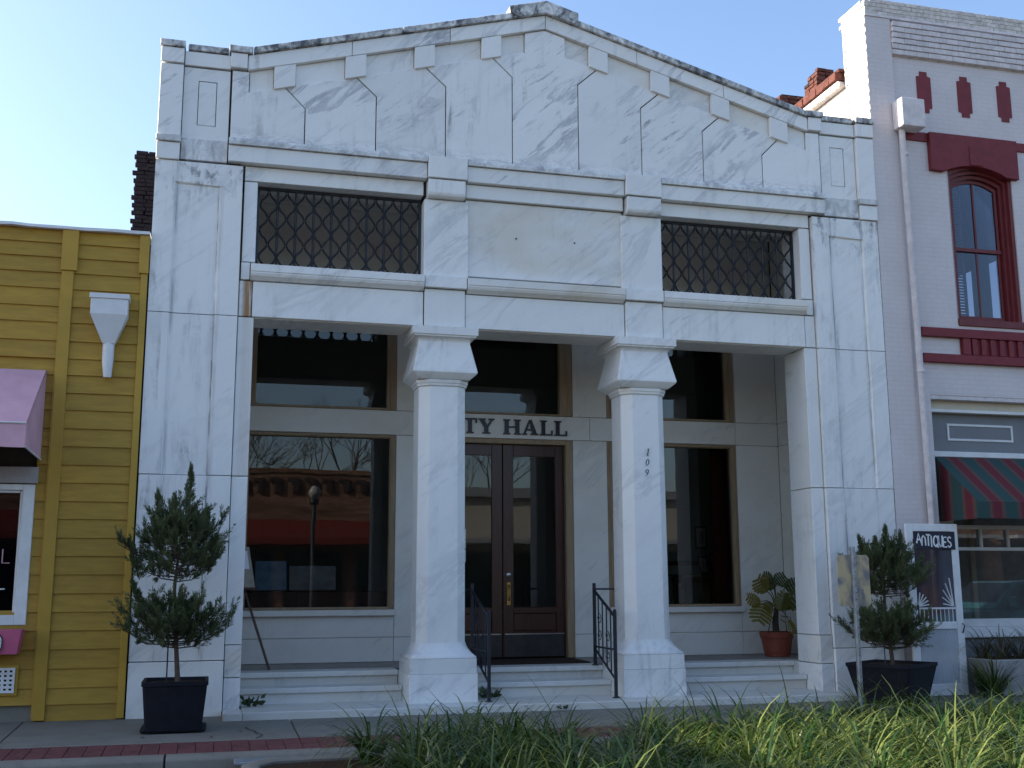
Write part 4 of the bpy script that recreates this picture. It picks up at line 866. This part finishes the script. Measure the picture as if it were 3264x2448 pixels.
tag(MB().add([(-3.62, 2.9, 1.42), (-3.17, 2.9, 1.42), (-3.17, 3.02, 1.84), (-3.62, 3.02, 1.84), (-3.62, 2.93, 1.42), (-3.17, 2.93, 1.42), (-3.17, 3.05, 1.84), (-3.62, 3.05, 1.84)], [(0, 1, 2, 3), (4, 7, 6, 5), (0, 4, 5, 1), (1, 5, 6, 2), (2, 6, 7, 3), (3, 7, 4, 0)]).build('display_board', 'board_blue'), 'blue display board propped inside the left window', 'board')
tag(MB().add([(-3.13, 2.9, 1.42), (-2.45, 2.9, 1.42), (-2.45, 3.0, 1.77), (-3.13, 3.0, 1.77), (-3.13, 2.93, 1.42), (-2.45, 2.93, 1.42), (-2.45, 3.03, 1.77), (-3.13, 3.03, 1.77)], [(0, 1, 2, 3), (4, 7, 6, 5), (0, 4, 5, 1), (1, 5, 6, 2), (2, 6, 7, 3), (3, 7, 4, 0)]).build('display_board', 'concrete_pot'), 'grey display board propped inside the left window beside a blue one', 'board')
def picture(name, x0, x1, z0, z1, y, lean, label):
    T = thing(name, ((x0 + x1) / 2, y, z0), label, 'picture')
    def pl(a, b, c, d, y0, th): f = lambda z: y + (z - z0) / (z1 - z0) * lean; return MB().add([(a, f(c) + y0, c), (b, f(c) + y0, c), (b, f(d) + y0, d), (a, f(d) + y0, d), (a, f(c) + y0 + th, c), (b, f(c) + y0 + th, c), (b, f(d) + y0 + th, d), (a, f(d) + y0 + th, d)], [(0, 1, 2, 3), (4, 7, 6, 5), (0, 4, 5, 1), (1, 5, 6, 2), (2, 6, 7, 3), (3, 7, 4, 0)])
    pl(x0, x1, z0, z1, 0, .025).build('frame', 'letter_black', T); pl(x0 + .03, x1 - .03, z0 + .03, z1 - .03, -.004, .003).build('print', 'board_tan', T); pl(x0 + .08, x1 - .08, z0 + .09, z1 - .09, -.007, .002).build('picture', 'grey_board', T)
picture('framed_picture', 4.28, 4.52, 2.12, 2.53, 5.02, 0, 'small framed picture hanging on the wall inside the right window')
picture('framed_picture', 4.18, 4.36, 1.66, 1.98, 4.62, .1, 'left framed picture standing on the table inside the right window'); picture('framed_picture', 4.40, 4.60, 1.69, 2.04, 4.62, .1, 'taller framed picture standing on the table inside the right window, on the right')
TB = thing('side_table', (4.2, 4.7, .4), 'dark side table inside the right window holding framed pictures', 'table')
box('top', 3.72, 4.61, 4.45, 5.0, 1.615, 1.66, 'wood_door', TB, .008); box('apron', 3.78, 4.58, 4.5, 4.95, 1.50, 1.612, 'wood_door', TB)
for x in (3.82, 4.52):
    for y in (4.52, 4.92): MB().lathe([(0, 0), (.03, 0), (.02, .1), (.03, .9), (.045, 1.1), (0, 1.1)], (x, y, .405), 10).build('leg', 'wood_door', TB)
m = MB(); rings = [[(3.86 + .03 * math.sin(i * .9) * .3 + .0, 2.75 + .05 * i + 0, .8), (3.90, 2.75 + .05 * i, .8)] for i in range(2)]
P = [(3.62 + .02 * i, 2.85 + .03 * math.sin(i * 1.9)) for i in range(16)]; P2 = [(a, b + .012) for a, b in reversed(P)]
tag(MB().prism(P + P2, .42, 4.0, 'z').build('curtain', 'curtain'), 'dark red curtain at the edge of the right window', 'curtain')

# ------------------------------------------------------------------ potted junipers
def leaf_cards(centers, dirs, lens, wids, tints, V, F, T):
    for c, d, l, wd, tt in zip(centers, dirs, lens, wids, tints):
        d = d.normalized(); a = d.cross(Vector((random.gauss(0, 1), random.gauss(0, 1), random.gauss(0, 1))))
        if a.length < 1e-4: continue
        a = a.normalized() * wd; o = len(V)
        V += [tuple(c), tuple(c + d * l * .45 + a), tuple(c + d * l), tuple(c + d * l * .45 - a)]; F.append((o, o + 1, o + 2, o + 3)); T += [tt] * 4
def juniper(cx, cy, z0, label, S, pot, spires, tiers, rot):
    T0 = thing('potted_juniper', (cx, cy, z0), label, 'potted tree', 'potted junipers flanking the marble front')
    wb, wt, ph = pot
    def ringsq(h, z, r=.03):
        pts = []
        for (sx_, sy_) in ((-1, -1), (1, -1), (1, 1), (-1, 1)):
            for k in range(4):
                a = {(-1, -1): 180, (1, -1): 270, (1, 1): 0, (-1, 1): 90}[(sx_, sy_)] + 30 * k
                x = sx_ * (h - r) + r * math.cos(R(a)); y = sy_ * (h - r) + r * math.sin(R(a))
                ca, sa_ = math.cos(R(rot)), math.sin(R(rot)); pts.append((cx + ca * x - sa_ * y, cy + sa_ * x + ca * y, z0 + z))
        return pts
    MB().loft([ringsq(wb, 0), ringsq(wt - .012, ph - .05), ringsq(wt, ph - .045), ringsq(wt, ph), ringsq(wt - .03, ph), ringsq(wt - .04, ph - .05)], True).build('pot', 'planter_black', T0, 0, 50)
    m = MB().loft([ringsq(wt - .05, ph - .07), ringsq(wt - .05, ph - .035)]); m.build('soil', 'soil', T0)
    MB().loft([ringsq(wb + .04, 0), ringsq(wb + .05, .02), ringsq(wb - .02, .021)]).build('saucer', 'planter_black', T0)
    base = z0 + ph - .05; top = tiers[1][1]
    tp = [(cx + .02, cy, base), (cx - .01, cy, base + .35), (cx - .06 * S, cy, tiers[0][1]), (cx - .06 * S, cy, tiers[1][0]), (cx - .03, cy, tiers[1][0] + .35), (cx, cy, top)]
    tr = MB().tube(tp, [.030, .024, .019, .018, .013, .006], 8).build('trunk', 'bark', T0, 0, 60)
    MB().tube([(cx - .10, cy - .01, base), (cx - .10, cy - .01, base + .9)], .008, 6).build('stake', 'iron', T0)
    V, F, T = [], [], []; bm = MB()
    def plume(p0, p1, n, rad):
        ax = p1 - p0; L = ax.length; axn = ax.normalized(); u = ax.cross(Vector((.3, .9, .1))).normalized(); v = ax.cross(u).normalized(); sh = random.random()
        for i in range(n):
            f = random.random(); a = random.random() * 6.283; out = u * math.cos(a) + v * math.sin(a)
            c = p0 + ax * f + out * rad * .35 * (1 - f) * random.random(); d = axn * 1.0 + out * random.uniform(.35, .75)
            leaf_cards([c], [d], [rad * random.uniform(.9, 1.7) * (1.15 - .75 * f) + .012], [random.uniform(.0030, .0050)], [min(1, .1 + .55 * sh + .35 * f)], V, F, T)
    def tx(z):
        f = max(0, min(1, (z - base) / (top - base))); return cx - .05 * S * math.sin(f * 3.1)
    for (zl, zh, rad, nb) in tiers:
        for i in range(nb):
            a = 6.283 * i * .618; f = (i + .5) / nb; zs_ = zl + (zh - zl) * f * .8; rr = rad * random.uniform(.55, 1.08) * math.sin(math.pi * min(1, .30 + .62 * f)) ** .7
            st = Vector((tx(zs_), cy, zs_)); d = Vector((math.cos(a), math.sin(a), 0)); mid = st + d * rr * .55 + Vector((0, 0, .02)); en_ = st + d * rr + Vector((0, 0, random.uniform(.10, .24)))
            bm.tube([st, mid, en_], [.008, .006, .003], 4, False)
            for k in range(9):
                t_ = 1 - random.random() ** 1.3 * .72; p = st.lerp(mid, t_ * 2) if t_ < .5 else mid.lerp(en_, t_ * 2 - 1)
                h_ = random.uniform(.10, .22) if random.random() < .75 else random.uniform(-.03, .08)
                q = p + d * random.uniform(.0, .13) + Vector((random.gauss(0, .045), random.gauss(0, .045), h_))
                bm.tube([p, p.lerp(q, .7)], [.003, .0015], 3, False)
                plume(p, q, 46, .044)
    for (sx_, sz0, sz1, rad) in spires:
        p0 = Vector((cx + sx_ * .75, cy + random.uniform(-.05, .05), sz0)); p1 = Vector((cx + sx_, cy + random.uniform(-.04, .04), sz1)); bm.tube([p0, p1], [.007, .002], 4, False)
        n = int(34 * (sz1 - sz0) / .3)
        for k in range(n):
            f = (k + random.random()) / n; p = p0.lerp(p1, f * .96); a = random.random() * 6.283; rr = rad * (1 - f) ** .9 + .008
            q = p + Vector((math.cos(a) * rr, math.sin(a) * rr, random.uniform(.06, .12))); plume(p, q, 26, .030)
    bm.build('branches', 'bark', T0); tint_mesh('crown', V, F, T, 'juniper_leaf', T0, None, False)
juniper(-4.58, -.98, swz(-.98), 'two-tiered juniper in a black square pot by the yellow shop corner', 1, (.29, .345, .52),
        [(.06, 2.0, 2.78, .12), (-.30, 1.95, 2.47, .09), (-.11, 1.95, 2.45, .07), (.27, 1.8, 2.27, .08), (-.58, 1.55, 1.95, .07), (.38, 1.6, 2.0, .07), (-.52, 1.2, 1.5, .06)],
        [(.80, 1.28, .60, 46), (1.52, 2.35, .56, 50)], 0)
juniper(4.42, -.80, swz(-.8), 'two-tiered juniper in a black pot beside the sign post and screen door', .8, (.33, .44, .50),
        [(.03, 1.75, 2.2, .08), (-.40, 1.7, 2.05, .08), (-.14, 1.7, 2.04, .08), (.26, 1.75, 2.11, .09), (.55, 1.45, 1.8, .08)],
        [(.62, 1.06, .60, 46), (1.30, 1.9, .54, 46)], 32)

# ------------------------------------------------------------------ philodendron in a terracotta pot
PH = thing('potted_philodendron', (4.10, 1.75, .402), 'philodendron with yellowing leaves in a red terracotta pot on the porch', 'potted plant')
c0 = (4.12, 1.75, .402)
MB().lathe([(.0, 0), (.185, 0), (.19, .05), (.20, .052), (.235, .27), (.25, .275), (.262, .36), (.245, .362), (.235, .30), (0, .30)], c0, 28).build('pot', 'terracotta', PH, 0, 35)
MB().lathe([(0, .305), (.232, .305), (.2, .315), (0, .325)], c0, 20).build('soil', 'soil', PH)
MB().tube([(4.12, 1.75, .68), (4.10, 1.74, .9), (4.13, 1.74, 1.12)], [.055, .05, .035], 8).build('stem', 'bark', PH, 0, 60)
def philo_leaf(base, tip, wd, tnt, droop=.0):
    base = Vector(base); tip = Vector(tip); ax = tip - base; L = ax.length; d = ax.normalized(); view = Vector((-.35, -.9, .25)).normalized(); side = d.cross(view).normalized(); nrm = side.cross(d).normalized()
    V, F, T = [], [], []; n = 6
    for sg_ in (-1, 1):
        for i in range(n):
            f = i / n; f2 = (i + .86) / n; wl = wd * math.sin(math.pi * (.18 + .80 * f)) ** .8
            p0 = base + d * L * f; p1 = base + d * L * f2; o = len(V)
            t0 = p0 + side * sg_ * wl + d * L * (.10) - nrm * wl * .25 + Vector((0, 0, -droop * wl)); t1 = p1 + side * sg_ * wl * .85 + d * L * .10 - nrm * wl * .2 + Vector((0, 0, -droop * wl)); tp_ = (t0 + t1) / 2 + side * sg_ * wd * .16 + d * .015
            V += [tuple(p0), tuple(p1), tuple(t1), tuple(tp_), tuple(t0)]; F.append((0 + o, 1 + o, 2 + o, 3 + o, 4 + o)); T += [tnt * .8, tnt * .8, tnt, min(1, tnt * 1.15), tnt]
    o = len(V); V += [tuple(base - side * .012), tuple(base + side * .012), tuple(tip + d * .05)]; F.append((o, o + 1, o + 2)); T += [tnt] * 3
    return tint_mesh('leaf', V, F, T, 'philodendron_leaf', PH, None, False)
hub = (4.13, 1.74, 1.12)
for b, t_, wd, tt, dr in (((3.92, 1.6, 1.36), (3.72, 1.52, 1.56), .15, .85, 0), ((3.86, 1.6, 1.20), (3.70, 1.5, .92), .17, .75, 0), ((3.80, 1.6, 1.22), (3.56, 1.55, 1.30), .10, .9, .2), ((4.05, 1.65, 1.50), (3.86, 1.6, 1.62), .12, .25, .2), ((4.07, 1.65, 1.52), (4.22, 1.6, 1.62), .12, .15, .3), ((4.24, 1.65, 1.42), (4.48, 1.6, 1.52), .13, .15, .2), ((4.16, 1.60, 1.16), (4.42, 1.5, 1.32), .15, .35, .1), ((4.08, 1.55, 1.08), (4.16, 1.5, 1.34), .13, .40, 0), ((3.98, 1.6, 1.18), (3.86, 1.52, 1.12), .09, .7, 0), ((4.22, 1.55, .95), (4.28, 1.48, .74), .06, .8, 0), ((4.2, 1.7, 1.25), (4.34, 1.75, 1.12), .12, .3, 0), ((4.02, 1.7, 1.38), (4.0, 1.7, 1.55), .12, .2, 0)):
    philo_leaf(b, t_, wd, tt, dr); MB().tube([hub, tuple((Vector(hub) * .4 + Vector(b) * .6) + Vector((0, 0, .05))), b], [.010, .008, .006], 5).build('stalk', 'philodendron_leaf' if False else 'bark', PH, 0, 60)
for P in ([(4.1, 1.68, 1.0), (3.95, 1.6, .95), (3.87, 1.55, .74)], [(4.16, 1.68, 1.0), (4.28, 1.6, .98), (4.30, 1.55, .74)], [(4.15, 1.66, .95), (4.2, 1.6, .9), (4.22, 1.58, .72)]): MB().tube(P, .007, 5).build('aerial_root', 'bark', PH, 0, 60)

# ------------------------------------------------------------------ strap-leaved grass
def blades(points, hmin, hmax, wmin, wmax, per, V, F, T, lean=1.0, spread=.05, dry=.12):  # dry: share of pale blades, covering straw and painted sun highlights alike
    for (x, y, z) in points:
        n = int(per * random.uniform(.7, 1.2))
        for _ in range(n):
            a = random.random() * 6.2832; L = random.uniform(hmin, hmax); wd = random.uniform(wmin, wmax); r = random.random() * spread
            d = Vector((math.cos(a), math.sin(a), 0)); s_ = Vector((-d.y, d.x, 0)); p = Vector((x, y, z)) + d * r; ang = R(random.uniform(45, 84)); bend = random.uniform(.75, 1.5) * lean
            seg = 6; tt = random.random() ** 2.2 * .55 + (.45 if random.random() < dry else 0); o = len(V)
            for i in range(seg + 1):
                f = i / seg; ww = wd * (1 - f ** 2.2) + .0012
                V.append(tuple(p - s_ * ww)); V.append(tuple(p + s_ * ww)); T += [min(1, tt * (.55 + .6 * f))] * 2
                e = ang - bend * f ** 1.25 * 1.05; p = p + (d * math.cos(e) + Vector((0, 0, 1)) * math.sin(e)) * (L / seg)
            for i in range(seg): F.append((o + 2 * i, o + 2 * i + 1, o + 2 * i + 3, o + 2 * i + 2))
V, F, T = [], [], []; pts = []
y = -3.42; row = 0
while y > -7.4:
    x = -2.66 + (.18 if row % 2 else 0) + max(0, (-y - 4.5) * .10)
    while x < 6.4:
        if not (-1.05 < x < -.35 and y > -4.0) and not (random.random() < .06):
            pts.append((x + random.uniform(-.10, .10), y + random.uniform(-.10, .10), -.14))
        x += random.uniform(.42, .60)
    y -= .42; row += 1
for p in pts:
    k = random.uniform(.86, 1.14) * (1.2 if p[0] < -1.2 else .9 if p[0] < -.3 else 1.08)
    blades([p], .42 * k, .78 * k, .0060, .0118, 92, V, F, T, 1.8, .10, .08 if p[0] < -.4 else .36)  # more pale blades on the sunlit side: sun highlights put into the tint
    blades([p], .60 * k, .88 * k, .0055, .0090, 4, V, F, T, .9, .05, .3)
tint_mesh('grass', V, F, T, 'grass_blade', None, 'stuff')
bpy.data.objects['grass']['label'] = 'arching strap-leaved border grass filling the kerbside bed'
# back clump on the pavement side
V, F, T = [], [], []
blades([(1.55 + .22 * i + random.uniform(-.06, .06), -2.90 + random.uniform(-.08, .08), -.14) for i in range(13)], .36, .60, .005, .009, 70, V, F, T, 1.4, .07)
BG = tint_mesh('grass_clump', V, F, T, 'grass_blade', None, 'stuff'); BG['label'] = 'dark clump of border grass in the shade around the sign post'
# trough of dry grasses by the shop window
TR = thing('grass_trough', (6.9, -.35, -.03), 'grey concrete trough of drooping dry grasses below the shop window', 'planter')
MB().loft([[(6.15, -.62, -.04), (7.9, -.62, -.04), (7.9, -.15, -.04), (6.15, -.15, -.04)], [(6.08, -.68, .45), (7.97, -.68, .45), (7.97, -.10, .45), (6.08, -.10, .45)]]).build('trough', 'concrete_pot', TR, .015); box('soil', 6.13, 7.92, -.63, -.15, .42, .462, 'soil', TR)
V, F, T = [], [], []
blades([(6.12 + .13 * i, -.45 + random.uniform(-.18, .15), .45) for i in range(14)], .35, .75, .005, .009, 30, V, F, T, 1.5, .06, .5); tint_mesh('grasses', V, F, T, 'dry_blade', TR)
V, F, T = [], [], []
blades([(5.98 + .04 * i, -.62 + random.uniform(-.1, .1), -.03) for i in range(5)], .4, .75, .005, .009, 45, V, F, T, .8, .1, .4); tint_mesh('grasses', V, F, T, 'grass_blade', TR)
# weeds on the steps
def weed(x, y, z, r, n, label):
    V, F, T = [], [], []
    for i in range(n):
        a = random.random() * 6.283; d = Vector((math.cos(a), math.sin(a) * .6, random.uniform(.2, .9))); c = Vector((x, y, z)) + d * r * random.uniform(.1, .9); leaf_cards([c], [d], [r * .7], [r * .22], [random.uniform(.1, .5)], V, F, T)
    o = tint_mesh('weed', V, F, T, 'juniper_leaf', None, None, False); tag(o, label, 'weed', 'weeds growing on the marble steps')
weed(-.72, .30, .045, .12, 40, 'small green weed on the lowest step below the doors'); weed(-3.72, .20, .045, .13, 30, 'small green weed on the left end of the lowest step')
weed(.0, -.50, -.03, .07, 24, 'dry tuft at the foot of the steps under the doors')
for i in range(14):
    x = random.uniform(-6, 1); y = random.uniform(-1.8, -.6); m = MB(); a = random.random() * 3.1; c, s_ = .03 * math.cos(a), .03 * math.sin(a); z = swz(y) + .004
    o = m.add([(x - c, y - s_, z), (x + s_ * .5, y - c * .5, z + .008), (x + c, y + s_, z + .012), (x - s_ * .5, y + c * .5, z + .002)], [(0, 1, 2, 3)]).build('dead_leaf', 'dead_leaf'); tag(o, 'curled brown dead leaf lying on the pavement', 'leaf', 'dead leaves on the pavement')

# ------------------------------------------------------------------ dark brick wall above the yellow roof
DW = thing('old_brick_wall', (-5.5, 6, 5.5), 'dark ragged brick wall rising behind the yellow shop roof', 'wall')
MB().prism([(-5.80, 5.5), (-5.19, 5.5), (-5.19, 10.2), (-5.46, 10.2), (-5.52, 9.18), (-5.80, 9.12)], 6.05, 6.5).build('core', 'dark_brick', DW)
for r in range(22):
    z = 7.55 + .075 * r
    for i in range(3):
        x = -5.77 + .21 * i + (.035 if r % 2 else 0) + random.uniform(-.015, .015)
        if x < -5.28: brick(x, 6.03, z, .2, .1, .066, 'dark_brick', DW, .012)
for r in range(13): brick(-5.42 + .010 * r + random.uniform(-.02, .02), 6.03, 9.2 + .075 * r, .16, .1, .066, 'dark_brick', DW, .01)
box('flashing', -5.50, -5.42, 6.0, 6.4, 9.3, 10.3, 'white_metal', DW)

# ------------------------------------------------------------------ the rest of the street: what the windows mirror plus an added row shading the bed
NB = thing('bed_shading_row', (-23, 0, 0), 'unseen two-storey brown brick shop row, added beyond the yellow shop to shade the bed', 'building')  # added out of view to keep the sun off the left of the bed
box('wall', -30, -17.0, .05, 12, -.2, 9.6, 'brick_across', NB); box('cornice', -30.1, -16.95, -.15, .3, 9.6, 9.9, 'stucco_across', NB, .03)
for i in range(5):
    x = -29 + 2.4 * i; wn = box('window', x, x + 1.1, -.01, .06, 5.6, 7.8, 'red_wood', NB, .01); box('pane', x + .08, x + 1.02, -.02, -.012, 5.7, 7.7, 'glass_dark', wn); box('sill', x - .1, x + 1.2, -.08, .06, 5.45, 5.6, 'stucco_across', wn)
    g2 = box('shopfront', x - .4, x + 1.6, -.01, .06, .3, 3.3, 'white_paint', NB); box('pane', x - .3, x + 1.6, -.02, -.012, .7, 3.1, 'glass_dark', g2)
YA = -28
AB = thing('brick_store_across', (0, YA, 0), 'brown brick store with red awning across the street, mirrored in the left window', 'building')
box('wall', -14, 4.6, YA - 10, YA, -.2, 6.05, 'brick_across', AB); box('parapet', -14.05, 4.65, YA - .3, YA + .06, 6.05, 6.25, 'brick_across', AB, .02)
for i in range(26):
    x = -13.7 + .70 * i; box('corbel', x, x + .22, YA, YA + .12, 5.30, 5.85, 'dark_brick', AB); box('corbel', x - .22, x, YA, YA + .09, 5.72, 5.85, 'dark_brick', AB)
MB().prism([(YA, 4.15), (YA + 1.6, 3.35), (YA + 1.6, 3.10), (YA, 3.10)], -13.5, 4.2, 'x').build('awning', 'awning_red', AB)
for i in range(6):
    x = -13 + 2.9 * i; wn = box('shop_window', x, x + 2.5, YA, YA + .05, .5, 2.9, 'letter_black', AB); box('pane', x + .1, x + 2.4, YA + .052, YA + .058, .6, 2.8, 'glass_dark', wn)
AC = thing('stucco_store_across', (10, YA, 0), 'cream stucco store across the street, mirrored in the doors', 'building')
box('wall', 4.7, 20, YA - 10, YA + .1, -.2, 5.2, 'stucco_across', AC); box('cornice', 4.66, 20, YA + .1, YA + .35, 5.2, 5.6, 'grey_board', AC); box('canopy', 4.9, 19.8, YA + .1, YA + 2.0, 3.2, 3.4, 'grey_board', AC)
for i in range(5): wn = box('shop_window', 5.3 + 2.9 * i, 7.6 + 2.9 * i, YA + .1, YA + .15, .5, 2.9, 'letter_black', AC); box('pane', 5.4 + 2.9 * i, 7.5 + 2.9 * i, YA + .152, YA + .158, .6, 2.8, 'glass_dark', wn)
AD = thing('added_row_across', (34, YA, 0), 'long dark brick shop row added across the street to block the horizon glow mirrored in the antique shop window', 'building')  # added so the pane mirrors dark wall instead of bright horizon
box('wall', 20.1, 60, YA - 10, YA, -.2, 7.5, 'brick_across', AD); box('cornice', 20.1, 60, YA, YA + .3, 7.5, 7.8, 'grey_board', AD)
for i in range(9): wn = box('shop_window', 21 + 4.2 * i, 24.2 + 4.2 * i, YA, YA + .05, .5, 3.2, 'letter_black', AD); box('pane', 21.1 + 4.2 * i, 24.1 + 4.2 * i, YA + .052, YA + .058, .6, 3.1, 'glass_dark', wn); box('canopy', 20.8 + 4.2 * i, 24.4 + 4.2 * i, YA, YA + 1.4, 3.4, 3.55, 'grey_board', AD)
LP = thing('street_lamp', (-.75, -21.8, -.14), 'black street lamp with round globe mirrored in the left window', 'lamp')
MB().lathe([(0, 0), (.16, 0), (.15, .3), (.11, .5), (.095, 1), (.08, 4.45), (.17, 4.55), (.17, 4.68), (0, 4.68)], (-.75, -21.8, -.14), 14).build('post', 'iron', LP, 0, 40); MB().lathe([(0, 0), (.12, .02), (.22, .18), (.22, .30), (.12, .46), (0, .5)], (-.75, -21.8, 4.55), 16).build('globe', 'globe_glass', LP, 0, 60)
def bare_tree(x, y, h, label, sd):
    rr = random.Random(sd); T0 = thing('bare_tree', (x, y, -.2), label, 'tree', 'bare trees behind the stores across the street'); m = MB(); tk = MB()
    def grow(p, d, L, r, dep, mb):
        q = p + d * L; mid = p + d * L * .5 + Vector((rr.gauss(0, .04), rr.gauss(0, .04), 0)) * L; mb.tube([p, mid, q], [r, r * .85, r * .7], 5 if dep > 3 else 3, False)
        if dep == 0: return
        for k in range(3 if dep > 1 else 4):
            nd = (d + Vector((rr.gauss(0, .45), rr.gauss(0, .45), rr.gauss(.1, .25)))).normalized(); grow(q if k else mid.lerp(q, .6), nd, L * rr.uniform(.6, .8), r * .60, dep - 1, m)
    grow(Vector((x, y, -.2)), Vector((0, 0, 1)), h * .27, h * .011, 6, tk); tk.build('trunk', 'tree_bark', T0); m.build('crown', 'tree_bark', T0)
bare_tree(-3.5, -40, 14, 'bare tree behind the brick store, mirrored at the left of the window', 3); bare_tree(2.2, -41, 15, 'bare tree behind the brick store, mirrored at the right of the window', 8); bare_tree(9.5, -41, 14, 'bare tree behind the stucco store, mirrored in the doors', 12)
# ------------------------------------------------------------------ pickup parked past the bed, mirrored in the shop window
PK = thing('pickup_truck', (12.3, -6.0, -.3), 'teal pickup truck parked at the kerb, mirrored in the shop window', 'truck')
X, Y0, Y1, Zg = 9.9, -6.9, -5.1, -.30
m = MB(); m.prism([(X, .25), (X + .02, .72), (X + .12, .86), (X + 1.35, .95), (X + 1.42, .96), (X + 3.15, .98), (X + 3.17, .92), (X + 5.1, .92), (X + 5.12, .35), (X + 5.0, .10), (X + .1, .08)], Y0, Y1); m.build('body', 'truck_teal', PK, .05, 40, 2)
cb = MB().loft([[(X + 1.35, Y0 + .05, .96), (X + 3.15, Y0 + .05, .98), (X + 3.15, Y1 - .05, .98), (X + 1.35, Y1 - .05, .96)], [(X + 2.0, Y0 + .2, 1.52), (X + 3.0, Y0 + .2, 1.54), (X + 3.0, Y1 - .2, 1.54), (X + 2.0, Y1 - .2, 1.52)]]).build('cab', 'truck_teal', PK, .05, 40, 2)
for yy, yt in ((Y1 - .045, Y1 - .19), (Y0 + .045, Y0 + .19)): MB().add([(X + 1.62, yy, 1.0), (X + 2.95, yy, 1.0), (X + 2.92, yt, 1.48), (X + 2.08, yt, 1.48)], [(0, 1, 2, 3)]).build('side_window', 'letter_black', cb)
MB().add([(X + 1.40, Y0 + .15, 1.0), (X + 1.40, Y1 - .15, 1.0), (X + 1.95, Y1 - .26, 1.49), (X + 1.95, Y0 + .26, 1.49)], [(0, 1, 2, 3)]).build('windscreen', 'letter_black', cb)
for yy in (Y0 - .02, Y1 - .2):
    for xx in (X + .95, X + 4.1):
        wh = MB().tube([(xx, yy, Zg + .36), (xx, yy + .22, Zg + .36)], .36, 20).build('wheel', 'rubber', PK, .02); MB().tube([(xx, yy - .005, Zg + .36), (xx, yy + .225, Zg + .36)], .2, 16).build('rim', 'steel', wh)
for yy in (Y0 + .25, Y1 - .25): MB().tube([(X - .01, yy, .62), (X + .06, yy, .62)], .11, 14).build('headlight', 'lamp_glass', PK)
for yy in (Y0 - .12, Y1 + .12): box('mirror', X + 1.66, X + 1.76, yy - .1, yy + .1, 1.0, 1.22, 'truck_teal', PK, .03)
box('bumper', X - .08, X + .06, Y0 + .03, Y1 - .03, .12, .32, 'steel', PK, .02)
# crack in the pavement and hanging shade inside the shop
m = MB(); P = [(-3.82, -1.05), (-3.80, -1.2), (-3.74, -1.33), (-3.72, -1.5), (-3.66, -1.62), (-3.70, -1.74), (-3.74, -1.85)]
vs = []; 
for i, (x, y) in enumerate(P): wv = .006 + .005 * random.random(); vs += [(x - wv, y, swz(y) + .003), (x + wv, y, swz(y) + .003)]
m.add(vs, [(2 * i, 2 * i + 1, 2 * i + 3, 2 * i + 2) for i in range(len(P) - 1)]).build('crack', 'mortar', sw)
HS = thing('lamp_shade', (6.42, .85, 2.2), 'tan lamp shade hanging behind the shop window under the striped awning', 'lamp')
MB().lathe([(.10, .22), (.22, .0), (.215, .0), (.095, .215)], (6.42, .85, 2.22), 18).build('shade', 'board_tan', HS); MB().tube([(6.42, .85, 2.44), (6.42, .85, 3.42)], .006, 5).build('cord', 'iron', HS)
